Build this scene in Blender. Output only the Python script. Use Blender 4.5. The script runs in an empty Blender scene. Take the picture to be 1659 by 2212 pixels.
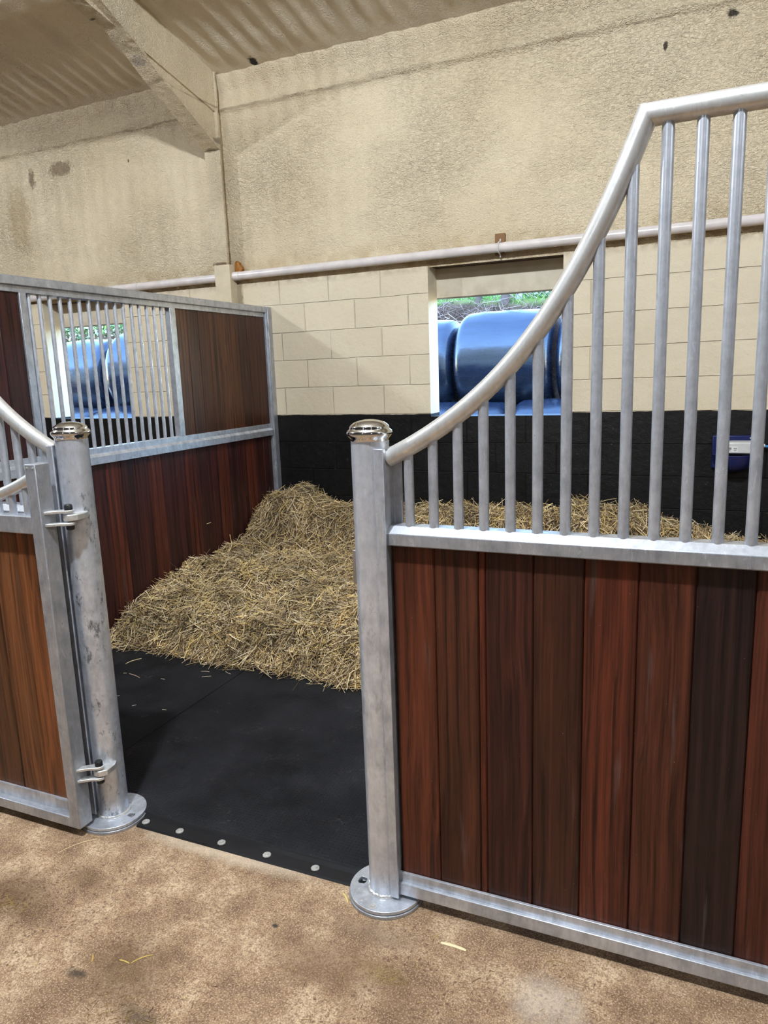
import bpy, math, random
import numpy as np
from mathutils import Vector, Matrix
from math import pi, sin, cos, radians, sqrt

random.seed(7)
RNG = np.random.default_rng(11)
S = bpy.context.scene
COL = S.collection

# ------------------------------------------------------------------ camera
FPX, YAW, PITCH, ROLL, CAM_H = 1562.6, -0.41792, -0.18909, -0.03542, 1.6
fwd = Vector((sin(YAW) * cos(PITCH), cos(YAW) * cos(PITCH), sin(PITCH)))
r0 = Vector((cos(YAW), -sin(YAW), 0.0))
u0 = r0.cross(fwd)
rt = r0 * cos(ROLL) + u0 * sin(ROLL)
up = u0 * cos(ROLL) - r0 * sin(ROLL)
cam_data = bpy.data.cameras.new('camera')
cam_data.sensor_fit = 'HORIZONTAL'
cam_data.sensor_width = 36.0
cam_data.lens = FPX / 1659.0 * 36.0
cam_data.clip_start = 0.05
cam = bpy.data.objects.new('camera', cam_data)
m = Matrix(((rt.x, up.x, -fwd.x, 0), (rt.y, up.y, -fwd.y, 0), (rt.z, up.z, -fwd.z, CAM_H), (0, 0, 0, 1)))
cam.matrix_world = m
COL.objects.link(cam)
S.camera = cam

# ------------------------------------------------------------------ view, world, sun, lamps
S.view_settings.view_transform = 'Standard'
S.view_settings.look = 'None'
S.view_settings.gamma = 1.0
S.view_settings.use_curve_mapping = False
S.view_settings.exposure = 0.0

SKY_STRENGTH = 2.7
SUN_ENERGY = 1.7
world = bpy.data.worlds.new('sky')
S.world = world
world.use_nodes = True
wn = world.node_tree.nodes
wl = world.node_tree.links
wn.clear()
sky = wn.new('ShaderNodeTexSky')
sky.sky_type = 'NISHITA'
sky.sun_disc = False
sky.sun_elevation = radians(24)
sky.sun_rotation = radians(200)
sky.air_density = 1.0
sky.dust_density = 0.0
sky.ozone_density = 4.0
bg = wn.new('ShaderNodeBackground')
bg.inputs['Strength'].default_value = SKY_STRENGTH
wo = wn.new('ShaderNodeOutputWorld')
wl.new(sky.outputs[0], bg.inputs[0])
wl.new(bg.outputs[0], wo.inputs[0])

sd = bpy.data.lights.new('sun', 'SUN')
sd.energy = SUN_ENERGY
sd.angle = radians(0.6)
sd.color = (1.0, 0.95, 0.86)
so = bpy.data.objects.new('sun', sd)
so.location = (-3, -8, 12)
so.rotation_euler = Vector((0.28, 0.88, -0.38)).to_track_quat('-Z', 'Y').to_euler()
COL.objects.link(so)

# hanging lamps of the barn; the last two are added fill (their own light is made in the lamp builder further down)
LAMPS = [((-1.15, 0.35, 4.62), 800.0), ((-7.1, 0.35, 4.62), 480.0), ((4.9, 0.35, 4.62), 360.0), ((-1.9, -3.0, 4.1), 60.0), ((2.6, -3.0, 4.1), 45.0)]
LAMP_RADIUS = 0.09
LAMP_COLOUR = (0.91, 0.98, 1.07)

# ------------------------------------------------------------------ layout numbers (metres)
YB = 5.29            # face of the block wall
XP = -3.32           # stall side of the partition
YF = 1.82            # axis of the stall front
PRX, PLX = -0.844, -1.964
SLOPE = math.tan(radians(12))

def roof_z(y):
    return 3.96 + (5.29 - y) * SLOPE

# ------------------------------------------------------------------ helpers: objects
def tag(o, label=None, cat=None, group=None, kind=None):
    if label: o['label'] = label
    if cat: o['category'] = cat
    if group: o['group'] = group
    if kind: o['kind'] = kind
    return o

def thing(name, loc, label, cat, group=None, rotz=0.0):
    o = bpy.data.objects.new(name, None)
    o.empty_display_size = 0.1
    COL.objects.link(o)
    o.location = loc
    o.rotation_euler = (0, 0, rotz)
    o['org'] = list(loc)
    return tag(o, label, cat, group)

def org_of(o):
    while o.parent: o = o.parent
    return Vector(o.location)

class MB:
    def __init__(s):
        s.v, s.f, s.c = [], [], []
    def add(s, verts, faces, col=None):
        b = len(s.v)
        s.v.extend([tuple(p) for p in verts])
        s.f.extend([tuple(i + b for i in f) for f in faces])
        s.c.extend([col] * len(faces))
        return s
    def box(s, x0, x1, y0, y1, z0, z1, col=None):
        if x0 > x1: x0, x1 = x1, x0
        if y0 > y1: y0, y1 = y1, y0
        v = [(x0, y0, z0), (x1, y0, z0), (x1, y1, z0), (x0, y1, z0), (x0, y0, z1), (x1, y0, z1), (x1, y1, z1), (x0, y1, z1)]
        f = [(0, 3, 2, 1), (4, 5, 6, 7), (0, 1, 5, 4), (1, 2, 6, 5), (2, 3, 7, 6), (3, 0, 4, 7)]
        return s.add(v, f, col)
    def prism(s, prof, axis, t0, t1, col=None):
        n = len(prof)
        def P(a, b, t):
            return (t, a, b) if axis == 'x' else ((a, t, b) if axis == 'y' else (a, b, t))
        v = [P(a, b, t0) for a, b in prof] + [P(a, b, t1) for a, b in prof]
        f = [tuple(range(n)), tuple(reversed(range(n, 2 * n)))]
        f += [(i, i + n, (i + 1) % n + n, (i + 1) % n) for i in range(n)]
        return s.add(v, f, col)
    def tube(s, pts, r, n=16, cap=True, col=None):
        pts = [Vector(p) for p in pts]
        k = len(pts)
        rr = r if hasattr(r, '__len__') else [r] * k
        ref = None
        rings = []
        for i, p in enumerate(pts):
            if i == 0: t = (pts[1] - p).normalized(); sc = 1
            elif i == k - 1: t = (p - pts[i - 1]).normalized(); sc = 1
            else:
                a = (p - pts[i - 1]).normalized(); b = (pts[i + 1] - p).normalized()
                t = (a + b).normalized()
            if ref is None:
                ref = Vector((0, 1, 0)) if abs(t.y) < 0.9 else Vector((1, 0, 0))
            u = (ref - t * ref.dot(t)).normalized()
            w = t.cross(u)
            ref = u
            st = 1.0
            if 0 < i < k - 1:
                c = max(0.35, a.dot(t)); st = 1.0 / c
                bend = (b - a)
                bd = bend.normalized() if bend.length > 1e-4 else None
            else: bd = None
            ring = []
            for j in range(n):
                q = u * cos(2 * pi * j / n) * rr[i] + w * sin(2 * pi * j / n) * rr[i]
                if bd is not None and st > 1.001:
                    d = bd - t * bd.dot(t)
                    if d.length > 1e-5:
                        d.normalize(); q = q + d * q.dot(d) * (st - 1)
                ring.append(p + q)
            rings.append(ring)
        v = [q for ring in rings for q in ring]
        f = []
        for i in range(k - 1):
            for j in range(n):
                a0 = i * n + j; a1 = i * n + (j + 1) % n
                f.append((a0, a1, a1 + n, a0 + n))
        if cap:
            f.append(tuple(reversed(range(n)))); f.append(tuple(range((k - 1) * n, k * n)))
        return s.add(v, f, col)
    def lathe(s, prof, cx, cy, cz, n=40, col=None):
        k = len(prof)
        v = [(cx + r * cos(2 * pi * j / n), cy + r * sin(2 * pi * j / n), cz + z) for r, z in prof for j in range(n)]
        f = []
        for i in range(k - 1):
            for j in range(n):
                a0 = i * n + j; a1 = i * n + (j + 1) % n
                f.append((a0, a1, a1 + n, a0 + n))
        f.append(tuple(reversed(range(n)))); f.append(tuple(range((k - 1) * n, k * n)))
        return s.add(v, f, col)
    def mirror_x(s, xm):
        s.v = [(2 * xm - x, y, z) for x, y, z in s.v]
        s.f = [tuple(reversed(f)) for f in s.f]
        return s
    def build(s, name, mat, parent=None, bevel=0.0, smooth=35, seg=2):
        og = org_of(parent) if parent else Vector((0, 0, 0))
        me = bpy.data.meshes.new(name)
        me.from_pydata([(x - og.x, y - og.y, z - og.z) for x, y, z in s.v], [], s.f)
        if any(c is not None for c in s.c):
            at = me.color_attributes.new('tint', 'FLOAT_COLOR', 'CORNER')
            data = []
            for fc, c in zip(s.f, s.c):
                c = c or (1, 1, 1, 0)
                data.extend(list(c) * len(fc))
            at.data.foreach_set('color', data)
        me.update()
        if smooth:
            me.shade_smooth()
            me.set_sharp_from_angle(angle=radians(smooth))
        o = bpy.data.objects.new(name, me)
        COL.objects.link(o)
        me.materials.append(mat)
        if parent: o.parent = parent
        if bevel:
            b = o.modifiers.new('bevel', 'BEVEL')
            b.width = bevel; b.segments = seg; b.limit_method = 'ANGLE'; b.angle_limit = radians(50)
            b.harden_normals = False
        return o

def np_mesh(name, verts, quads, mat, cols=None, smooth=True, parent=None):
    """mesh object from numpy arrays (quads n x 4, per-vertex colours)"""
    me = bpy.data.meshes.new(name)
    nv, nf = len(verts), len(quads)
    me.vertices.add(nv)
    me.vertices.foreach_set('co', np.asarray(verts, np.float32).ravel())
    me.loops.add(nf * 4)
    me.loops.foreach_set('vertex_index', np.asarray(quads, np.int32).ravel())
    me.polygons.add(nf)
    me.polygons.foreach_set('loop_start', np.arange(0, nf * 4, 4, dtype=np.int32))
    me.update(calc_edges=True)
    if cols is not None:
        at = me.color_attributes.new('tint', 'FLOAT_COLOR', 'POINT')
        at.data.foreach_set('color', np.asarray(cols, np.float32).ravel())
    if smooth: me.shade_smooth()
    me.validate()
    o = bpy.data.objects.new(name, me)
    COL.objects.link(o)
    if mat: me.materials.append(mat)
    if parent: o.parent = parent
    return o

def grid_quads(nu, nv):
    i = np.arange(nu - 1)[:, None] * nv + np.arange(nv - 1)[None, :]
    return np.stack([i, i + nv, i + nv + 1, i + 1], -1).reshape(-1, 4)

def vnoise(x, y, seed=0):
    xi = np.floor(x).astype(np.int64); yi = np.floor(y).astype(np.int64)
    fx = x - xi; fy = y - yi
    fx = fx * fx * (3 - 2 * fx); fy = fy * fy * (3 - 2 * fy)
    def h(a, b):
        n = (a * 374761393 + b * 668265263 + seed * 974711) & 0x7fffffff
        n = ((n ^ (n >> 13)) * 1274126177) & 0x7fffffff
        return ((n ^ (n >> 16)) & 0xffff) / 65535.0
    return (h(xi, yi) * (1 - fx) + h(xi + 1, yi) * fx) * (1 - fy) + (h(xi, yi + 1) * (1 - fx) + h(xi + 1, yi + 1) * fx) * fy - 0.5

def sstep(a, b, x):
    t = np.clip((x - a) / (b - a), 0, 1)
    return t * t * (3 - 2 * t)

# ------------------------------------------------------------------ helpers: materials
def lin(r, g, b):
    f = lambda c: (c / 255 / 12.92) if c / 255 <= 0.04045 else ((c / 255 + 0.055) / 1.055) ** 2.4
    return (f(r), f(g), f(b), 1.0)

class NT:
    def __init__(s, name, rough=0.5, metal=0.0, spec=0.5):
        s.m = bpy.data.materials.new(name)
        s.m.use_nodes = True
        s.t = s.m.node_tree
        s.b = s.t.nodes['Principled BSDF']
        s.set(s.b, 'Roughness', rough); s.set(s.b, 'Metallic', metal); s.set(s.b, 'Specular IOR Level', spec)
    def set(s, node, key, val):
        sock = node.inputs[key]
        if isinstance(val, bpy.types.NodeSocket): s.t.links.new(val, sock)
        else: sock.default_value = val
    def n(s, typ, out=0, props=None, **inp):
        nd = s.t.nodes.new('ShaderNode' + typ)
        for k, v in (props or {}).items(): setattr(nd, k, v)
        for k, v in inp.items():
            key = int(k[1:]) if k[0] == 'i' and k[1:].isdigit() else k.replace('_', ' ')
            s.set(nd, key, v)
        return nd.outputs[out]
    def pos(s): return s.n('NewGeometry', 'Position')
    def objc(s): return s.n('TexCoord', 'Object')
    def math(s, op, a, b=0.0, c=0.0, clamp=False):
        return s.n('Math', props={'operation': op, 'use_clamp': clamp}, i0=a, i1=b, i2=c)
    def vm(s, op, a, b): return s.n('VectorMath', props={'operation': op}, i0=a, i1=b)
    def noise(s, vec, scale, detail=4.0, rough=0.55, dist=0.0):
        return s.n('TexNoise', 0, Vector=vec, Scale=scale, Detail=detail, Roughness=rough, Distortion=dist)
    def ramp(s, fac, stops):
        nd = s.t.nodes.new('ShaderNodeValToRGB')
        s.set(nd, 0, fac) if False else s.t.links.new(fac, nd.inputs[0])
        el = nd.color_ramp.elements
        while len(el) < len(stops): el.new(0.5)
        for e, (p, c) in zip(el, stops):
            e.position = p
            e.color = c if hasattr(c, '__len__') else (c, c, c, 1)
        return nd.outputs[0]
    def rng(s, v, a, b, c=0.0, d=1.0):
        return s.n('MapRange', 0, props={'clamp': True}, i0=v, i1=a, i2=b, i3=c, i4=d)
    def mix(s, fac, a, b, mode='MIX'):
        nd = s.t.nodes.new('ShaderNodeMix'); nd.data_type = 'RGBA'; nd.blend_type = mode
        s.set(nd, 0, fac); s.set(nd, 6, a); s.set(nd, 7, b)
        return nd.outputs[2]
    def sep(s, v):
        nd = s.t.nodes.new('ShaderNodeSeparateXYZ'); s.t.links.new(v, nd.inputs[0]); return nd.outputs
    def comb(s, x, y, z): return s.n('CombineXYZ', X=x, Y=y, Z=z)
    def bump(s, h, strength=0.5, dist=0.01, normal=None):
        nd = s.t.nodes.new('ShaderNodeBump')
        s.set(nd, 'Height', h); nd.inputs['Strength'].default_value = strength; nd.inputs['Distance'].default_value = dist
        if normal is not None: s.t.links.new(normal, nd.inputs['Normal'])
        return nd.outputs[0]
    def fin(s, color=None, rough=None, normal=None, metal=None):
        if color is not None: s.set(s.b, 'Base Color', color)
        if rough is not None: s.set(s.b, 'Roughness', rough)
        if normal is not None: s.set(s.b, 'Normal', normal)
        if metal is not None: s.set(s.b, 'Metallic', metal)
        return s.m
    def spot(s, p, centre, radii, wob=None, soft=0.35):
        """0..1 mask of a stain of its own shape round a point"""
        d = s.vm('SUBTRACT', p, tuple(centre))
        d = s.vm('DIVIDE', d, tuple(radii))
        ln = s.n('VectorMath', 'Value', props={'operation': 'LENGTH'}, i0=d)
        if wob is not None: ln = s.math('ADD', ln, wob)
        return s.rng(ln, 1.0 - soft, 1.0 + soft * 0.3, 1.0, 0.0)

def plain(name, col, rough=0.5, metal=0.0, spec=0.5, bump=None):
    t = NT(name, rough, metal, spec)
    nrm = None
    if bump:
        nrm = t.bump(t.noise(t.objc(), bump[0], 4), bump[1], bump[2])
    v = t.noise(t.objc(), 9.0, 4)
    c = t.mix(1.0, col, t.ramp(v, [(0.25, 0.85), (0.75, 1.1)]), 'MULTIPLY')
    return t.fin(color=c, normal=nrm)

def mat_blocks():
    t = NT('painted_blockwork', 0.62)
    p = t.pos(); x, y, z = t.sep(p)
    wob = t.noise(p, 3.0, 3)
    zz = t.math('ADD', z, t.math('MULTIPLY', t.math('SUBTRACT', wob, 0.5), 0.014))
    v = t.comb(t.math('ADD', x, 2.99 + 0.45 * 40), t.math('ADD', zz, 0.2235 * 40 - 1.283), 0.0)
    br = t.t.nodes.new('ShaderNodeTexBrick')
    br.offset = 0.5; br.offset_frequency = 2
    t.set(br, 'Vector', v)
    for k, val in dict(Scale=1.0, Mortar_Size=0.0055, Mortar_Smooth=0.75, Bias=0.0, Brick_Width=0.45, Row_Height=0.2235).items():
        t.set(br, k.replace('_', ' '), val)
    t.set(br, 'Color1', (0.9, 0.9, 0.9, 1)); t.set(br, 'Color2', (1, 1, 1, 1)); t.set(br, 'Mortar', (0.93, 0.93, 0.93, 1))
    face = t.math('SUBTRACT', 1.0, t.math('ABSOLUTE', t.sep(t.n('NewGeometry', 'True Normal'))[0]))
    fac = t.math('MULTIPLY', br.outputs['Fac'], face)
    fine = t.noise(p, 130.0, 3)
    mid = t.noise(p, 26.0, 4)
    big = t.noise(p, 1.6, 3)
    cream = t.mix(t.rng(big, 0.3, 0.7), lin(214, 200, 172), lin(224, 211, 184))
    cream = t.mix(t.math('MULTIPLY', face, 0.55), cream, t.mix(1.0, cream, br.outputs['Color'], 'MULTIPLY'))
    cream = t.mix(t.math('MULTIPLY', t.rng(mid, 0.58, 0.75), 0.12), cream, lin(170, 145, 105))
    grime = t.math('MULTIPLY', t.rng(z, 2.32, 2.375), t.rng(t.noise(p, 14.0, 5), 0.35, 0.65))
    cream = t.mix(t.math('MULTIPLY', grime, 0.55), cream, lin(120, 98, 66))
    cream = t.mix(t.math('MULTIPLY', t.spot(p, (-3.605, 5.29, 2.25), (0.035, 1, 0.16), t.math('MULTIPLY', t.math('SUBTRACT', mid, 0.5), 1.6)), 0.6), cream, lin(104, 86, 60))
    black = t.mix(t.rng(mid, 0.4, 0.7), (0.003, 0.0026, 0.0026, 1), (0.0065, 0.0058, 0.0058, 1))
    black = t.mix(t.math('MULTIPLY', t.rng(t.noise(p, 60.0, 2), 0.71, 0.76), 0.3), black, (0.2, 0.18, 0.16, 1))
    edge = t.math('ADD', z, t.math('MULTIPLY', t.math('SUBTRACT', t.noise(p, 9.0, 4), 0.5), 0.016))
    isb = t.rng(edge, 1.2815, 1.2845, 1.0, 0.0)
    col = t.mix(isb, cream, black)
    t.set(t.b, 'Specular IOR Level', t.rng(isb, 0, 1, 0.4, 0.3))
    h = t.math('SUBTRACT', t.math('ADD', t.math('MULTIPLY', fine, 0.16), t.math('MULTIPLY', t.noise(p, 17.0, 5, 0.6), 0.65)), t.math('MULTIPLY', fac, t.rng(t.noise(p, 4.0, 3), 0.3, 0.7, 0.35, 1.2)))
    return t.fin(color=col, rough=t.rng(isb, 0, 1, 0.62, 0.5), normal=t.bump(h, 0.9, 0.009))

def mat_foam(name, stains=(), roof=False, coarse=1.0):
    t = NT(name, 0.62, spec=0.4)
    p = t.pos(); x, y, z = t.sep(p)
    w1 = t.noise(t.vm('MULTIPLY', p, (1.0, 1.0, 1.8)), 38.0 * coarse, 2, 0.5, 1.8)
    w2 = t.noise(p, 95.0, 2)
    big = t.noise(p, 1.1, 4)
    patch = t.rng(t.noise(p, 0.9, 2), 0.35, 0.6, 0.35, 1.0)
    strk = t.noise(t.vm('MULTIPLY', p, (7.0, 7.0, 0.35)), 1.0, 5)
    c = t.mix(t.rng(big, 0.3, 0.7), lin(209, 192, 160), lin(222, 207, 177))
    c = t.mix(t.math('MULTIPLY', t.rng(strk, 0.55, 0.75), 0.09), c, lin(140, 118, 82))
    if roof:
        c = t.mix(0.6, c, lin(226, 218, 202))
        c = t.mix(t.math('MULTIPLY', t.rng(t.noise(t.vm('MULTIPLY', p, (5.0, 1.6, 1.6)), 1.0, 6), 0.5, 0.72), 0.20), c, lin(128, 114, 96))
    else:
        low = t.math('MULTIPLY', t.rng(z, 2.44, 2.60, 1.0, 0.0), t.rng(t.noise(p, 11.0, 5), 0.38, 0.66))
        c = t.mix(t.math('MULTIPLY', low, 0.6), c, lin(150, 120, 62))
    sp = t.rng(t.noise(p, 75.0, 1), 0.77, 0.80)
    c = t.mix(t.math('MULTIPLY', sp, 0.7), c, lin(70, 55, 40))
    wob = t.math('MULTIPLY', t.math('SUBTRACT', t.noise(p, 40.0, 4), 0.5), 1.5)
    if not roof:
        ln_ = t.math('ADD', t.math('SUBTRACT', z, 3.716), t.math('MULTIPLY', t.math('SUBTRACT', t.noise(t.vm('MULTIPLY', p, (3.0, 0.0, 0.0)), 1.0, 5, 0.7), 0.5), 0.06))
        c = t.mix(t.math('MULTIPLY', t.rng(t.math('ABSOLUTE', ln_), 0.003, 0.010, 1.0, 0.0), t.rng(t.noise(p, 5.0, 3), 0.4, 0.6, 0.1, 0.55)), c, lin(118, 98, 70))
    for ctr, rad, colr, amt in stains:
        c = t.mix(t.math('MULTIPLY', t.spot(p, ctr, rad, wob), amt), c, colr)
    h = t.math('ADD', t.math('MULTIPLY', t.math('MULTIPLY', w1, patch), 1.0), t.math('MULTIPLY', w2, 0.22))
    return t.fin(color=c, normal=t.bump(h, 1.0, 0.022))

def mat_floor():
    t = NT('stained_concrete', 0.8, spec=0.3)
    p = t.pos()
    big = t.noise(p, 1.7, 5, 0.6, 0.4)
    med = t.noise(p, 7.0, 6, 0.65)
    fine = t.noise(p, 210.0, 4, 0.7)
    mott = t.noise(p, 75.0, 5, 0.75)
    c = t.ramp(med, [(0.34, lin(112, 86, 63)), (0.5, lin(158, 129, 98)), (0.64, lin(200, 173, 139))])
    c = t.mix(t.math('MULTIPLY', t.rng(big, 0.50, 0.68), 0.65), c, lin(106, 80, 57))
    c = t.mix(t.math('MULTIPLY', t.rng(mott, 0.49, 0.58), 0.7), c, lin(116, 88, 64))
    c = t.mix(t.math('MULTIPLY', t.rng(fine, 0.52, 0.62), 0.5), c, lin(224, 202, 172))
    c = t.mix(t.math('MULTIPLY', t.rng(fine, 0.48, 0.38), 0.6), c, lin(104, 79, 58))
    vo = t.t.nodes.new('ShaderNodeTexVoronoi'); t.set(vo, 'Vector', t.vm('ADD', p, t.vm('MULTIPLY', t.n('TexNoise', 1, Vector=p, Scale=60.0), (0.012, 0.012, 0.0)))); t.set(vo, 'Scale', 68.0)
    rnd = t.sep(vo.outputs['Color'])[0]
    dots = t.math('MULTIPLY', t.rng(vo.outputs['Distance'], 0.32, 0.24), t.math('GREATER_THAN', rnd, 0.5))
    dots = t.math('MULTIPLY', dots, t.rng(t.noise(p, 2.4, 3), 0.42, 0.58))
    v2 = t.t.nodes.new('ShaderNodeTexVoronoi'); t.set(v2, 'Vector', t.vm('ADD', p, t.vm('MULTIPLY', t.n('TexNoise', 1, Vector=p, Scale=150.0), (0.008, 0.008, 0.0)))); t.set(v2, 'Scale', 150.0)
    pits = t.math('MULTIPLY', t.rng(v2.outputs['Distance'], 0.40, 0.25), t.math('GREATER_THAN', t.sep(v2.outputs['Color'])[1], 0.55))
    c = t.mix(t.math('MULTIPLY', pits, 0.45), c, lin(92, 68, 50))
    c = t.mix(t.math('MULTIPLY', dots, 0.75), c, lin(98, 72, 54))
    wob = t.math('MULTIPLY', t.math('SUBTRACT', t.noise(p, 12.0, 5, 0.7), 0.5), 1.5)
    dark = lin(84, 62, 38)
    for cx, cy, rx, ry, col, amt in [(-1.40, 1.28, 0.14, 0.13, dark, 0.62), (-1.98, 1.36, 0.20, 0.13, lin(80, 58, 36), 0.55), (-1.80, 1.52, 0.10, 0.05, dark, 0.45),
                                     (-1.52, 1.22, 0.04, 0.02, lin(46, 40, 36), 0.8), (-1.26, 1.17, 0.07, 0.035, lin(62, 52, 44), 0.6), (-1.10, 1.572, 0.012, 0.008, lin(52, 46, 42), 0.95),
                                     (-0.86, 1.50, 0.22, 0.10, lin(112, 86, 62), 0.5), (-0.72, 1.53, 0.07, 0.035, lin(140, 116, 76), 0.4), (-0.30, 1.60, 0.10, 0.09, lin(198, 184, 168), 0.5),
                                     (-0.16, 1.48, 0.13, 0.09, lin(176, 164, 150), 0.5), (-1.45, 1.80, 0.40, 0.05, lin(222, 205, 180), 0.45), (-0.42, 1.42, 0.20, 0.05, lin(120, 98, 78), 0.4), (-0.80, 1.66, 0.13, 0.05, lin(128, 108, 90), 0.5)]:
        c = t.mix(t.math('MULTIPLY', t.spot(p, (cx, cy, 0), (rx, ry, 1), wob, 0.6), amt), c, col)
    h = t.math('ADD', t.math('MULTIPLY', fine, 0.5), t.math('ADD', t.math('MULTIPLY', mott, 0.5), t.math('MULTIPLY', dots, -0.3)))
    return t.fin(color=c, normal=t.bump(h, 0.7, 0.006))

def mat_galv(name, lo=0.42, hi=0.66, dark=0.0, tone=(0.94, 0.985, 1.07), metal=0.62):
    t = NT(name, 0.4, metal)
    p = t.objc()
    a = t.noise(p, 16.0, 5, 0.6)
    b = t.noise(t.vm('MULTIPLY', p, (1.0, 1.0, 0.3)), 55.0, 4, 0.6)
    sp = t.noise(p, 260.0, 2)
    v = t.math('ADD', t.math('MULTIPLY', a, 0.6), t.math('MULTIPLY', b, 0.4))
    g = t.ramp(v, [(0.36, lo), (0.64, hi)])
    scr = t.noise(t.vm('MULTIPLY', p, (60.0, 60.0, 14.0)), 1.0, 3, 0.6, 2.0)
    g = t.mix(t.math('MULTIPLY', t.rng(scr, 0.60, 0.68), 0.30), g, (0.92, 0.93, 0.94, 1))
    g = t.mix(t.math('MULTIPLY', t.rng(scr, 0.38, 0.32), 0.22), g, (0.28, 0.29, 0.30, 1))
    g = t.mix(t.math('MULTIPLY', t.rng(sp, 0.6, 0.75), 0.2), g, (0.85, 0.85, 0.85, 1))
    if dark:
        d = t.math('MULTIPLY', t.rng(t.noise(t.vm('MULTIPLY', p, (1, 1, 0.5)), 15.0, 7, 0.8), 0.55, 0.63), dark)
        g = t.mix(d, g, (0.10, 0.105, 0.115, 1))
    c = t.mix(1.0, g, (*tone, 1), 'MULTIPLY')
    r = t.rng(v, 0.35, 0.65, 0.46, 0.27)
    h = t.math('ADD', t.math('MULTIPLY', a, 0.6), t.math('MULTIPLY', b, 0.4))
    return t.fin(color=c, rough=r, normal=t.bump(t.math('ADD', t.math('MULTIPLY', b, 0.5), t.math('MULTIPLY', sp, 0.25)), 0.10, 0.0025))

def mat_wood(name, axis='x', rough=0.42, contrast=1.0):
    t = NT(name, rough, spec=0.28)
    p = t.objc()
    at = t.t.nodes.new('ShaderNodeAttribute'); at.attribute_name = 'tint'
    seed = at.outputs['Alpha']
    off = t.comb(t.math('MULTIPLY', seed, 3.1), t.math('MULTIPLY', seed, 5.7), t.math('MULTIPLY', seed, 9.3))
    q = t.vm('ADD', p, off)
    wav = t.noise(t.vm('MULTIPLY', q, (3.0, 3.0, 1.1)), 1.0, 2)
    q2 = t.vm('ADD', q, t.comb(t.math('MULTIPLY', wav, 0.055), t.math('MULTIPLY', wav, 0.055), 0.0))
    streak = t.noise(t.vm('MULTIPLY', q2, (58.0, 58.0, 0.65)), 1.0, 5, 0.62, 0.25)
    grain = t.noise(t.vm('MULTIPLY', q2, (230.0, 230.0, 4.0)), 1.0, 4, 0.65)
    pore = t.noise(t.vm('MULTIPLY', q2, (420.0, 420.0, 22.0)), 1.0, 2)
    f = t.math('ADD', t.math('MULTIPLY', streak, 0.66), t.math('MULTIPLY', grain, 0.34))
    k = contrast
    m_ = t.ramp(f, [(0.38, max(0.08, 1 - 0.70 * k)), (0.47, 0.80), (0.53, 1.15), (0.63, 1 + 0.65 * k)])
    c = t.mix(1.0, t.mix(1.0, at.outputs['Color'], (0.94, 0.84, 0.75, 1), 'MULTIPLY'), m_, 'MULTIPLY')
    band = t.noise(t.vm('MULTIPLY', q2, (13.0, 13.0, 0.5)), 1.0, 2)
    c = t.mix(t.math('MULTIPLY', t.rng(band, 0.54, 0.64), 0.55), c, t.mix(1.0, c, (0.35, 0.34, 0.42, 1), 'MULTIPLY'))
    bloom = t.noise(t.vm('MULTIPLY', q, (32.0, 32.0, 2.2)), 1.0, 3)
    c = t.mix(t.math('MULTIPLY', t.rng(bloom, 0.66, 0.74), 0.22), c, (0.16, 0.14, 0.125, 1))
    c = t.mix(t.math('MULTIPLY', t.rng(pore, 0.60, 0.74), 0.35), c, (0.008, 0.005, 0.004, 1))
    c = t.mix(t.math('MULTIPLY', t.rng(t.noise(p, 170.0, 1), 0.785, 0.80), 0.35), c, (0.45, 0.42, 0.38, 1))
    return t.fin(color=c, rough=t.rng(f, 0.3, 0.7, rough + 0.08, rough - 0.06), normal=t.bump(grain, 0.25, 0.002))

def mat_mat():
    t = NT('black_rubber_matting', 0.7, spec=0.06)
    p = t.pos(); x, y, z = t.sep(p)
    sx = t.math('SINE', t.math('MULTIPLY', x, 2 * pi / 0.014))
    sy = t.math('SINE', t.math('MULTIPLY', y, 2 * pi / 0.014))
    h = t.math('MULTIPLY', t.rng(sx, -0.2, 0.8), t.rng(sy, -0.4, 0.6))
    dirt = t.noise(p, 3.5, 6, 0.65)
    fine = t.noise(p, 90.0, 3)
    c = t.mix(t.rng(dirt, 0.35, 0.75), (0.009, 0.009, 0.010, 1), (0.025, 0.025, 0.028, 1))
    c = t.mix(t.math('MULTIPLY', t.math('MULTIPLY', t.rng(fine, 0.55, 0.7), t.rng(t.noise(p, 6.0, 3), 0.55, 0.7)), 0.22), c, (0.25, 0.23, 0.2, 1))
    return t.fin(color=c, rough=t.rng(dirt, 0.3, 0.7, 0.5, 0.65), normal=t.bump(t.math('ADD', h, t.math('MULTIPLY', fine, 0.3)), 0.55, 0.003))

def mat_attr(name, rough=0.6, spec=0.3, mult=1.0):
    t = NT(name, rough, spec=spec)
    at = t.t.nodes.new('ShaderNodeAttribute'); at.attribute_name = 'tint'
    c = at.outputs['Color']
    if mult != 1.0: c = t.mix(1.0, c, (mult, mult, mult, 1), 'MULTIPLY')
    return t.fin(color=c)

def mat_bale():
    t = NT('black_film_sky_tinted', 0.2, spec=0.9)
    p = t.objc()
    w = t.noise(t.vm('MULTIPLY', p, (1.3, 9.0, 9.0)), 1.0, 4, 0.6, 0.8)
    w2 = t.noise(t.vm('MULTIPLY', p, (5.0, 3.0, 16.0)), 1.0, 3, 0.6, 0.6)
    c = t.mix(t.rng(w, 0.3, 0.7), (0.013, 0.019, 0.037, 1), (0.023, 0.032, 0.060, 1))  # blue of the reflected sky is mixed into the black film colour
    t.set(t.b, 'Coat Weight', 0.3); t.set(t.b, 'Coat Roughness', 0.2)
    return t.fin(color=c, rough=t.rng(w2, 0.3, 0.7, 0.2, 0.34), normal=t.bump(t.math('ADD', t.math('MULTIPLY', w, 0.5), w2), 0.10, 0.016))

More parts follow.
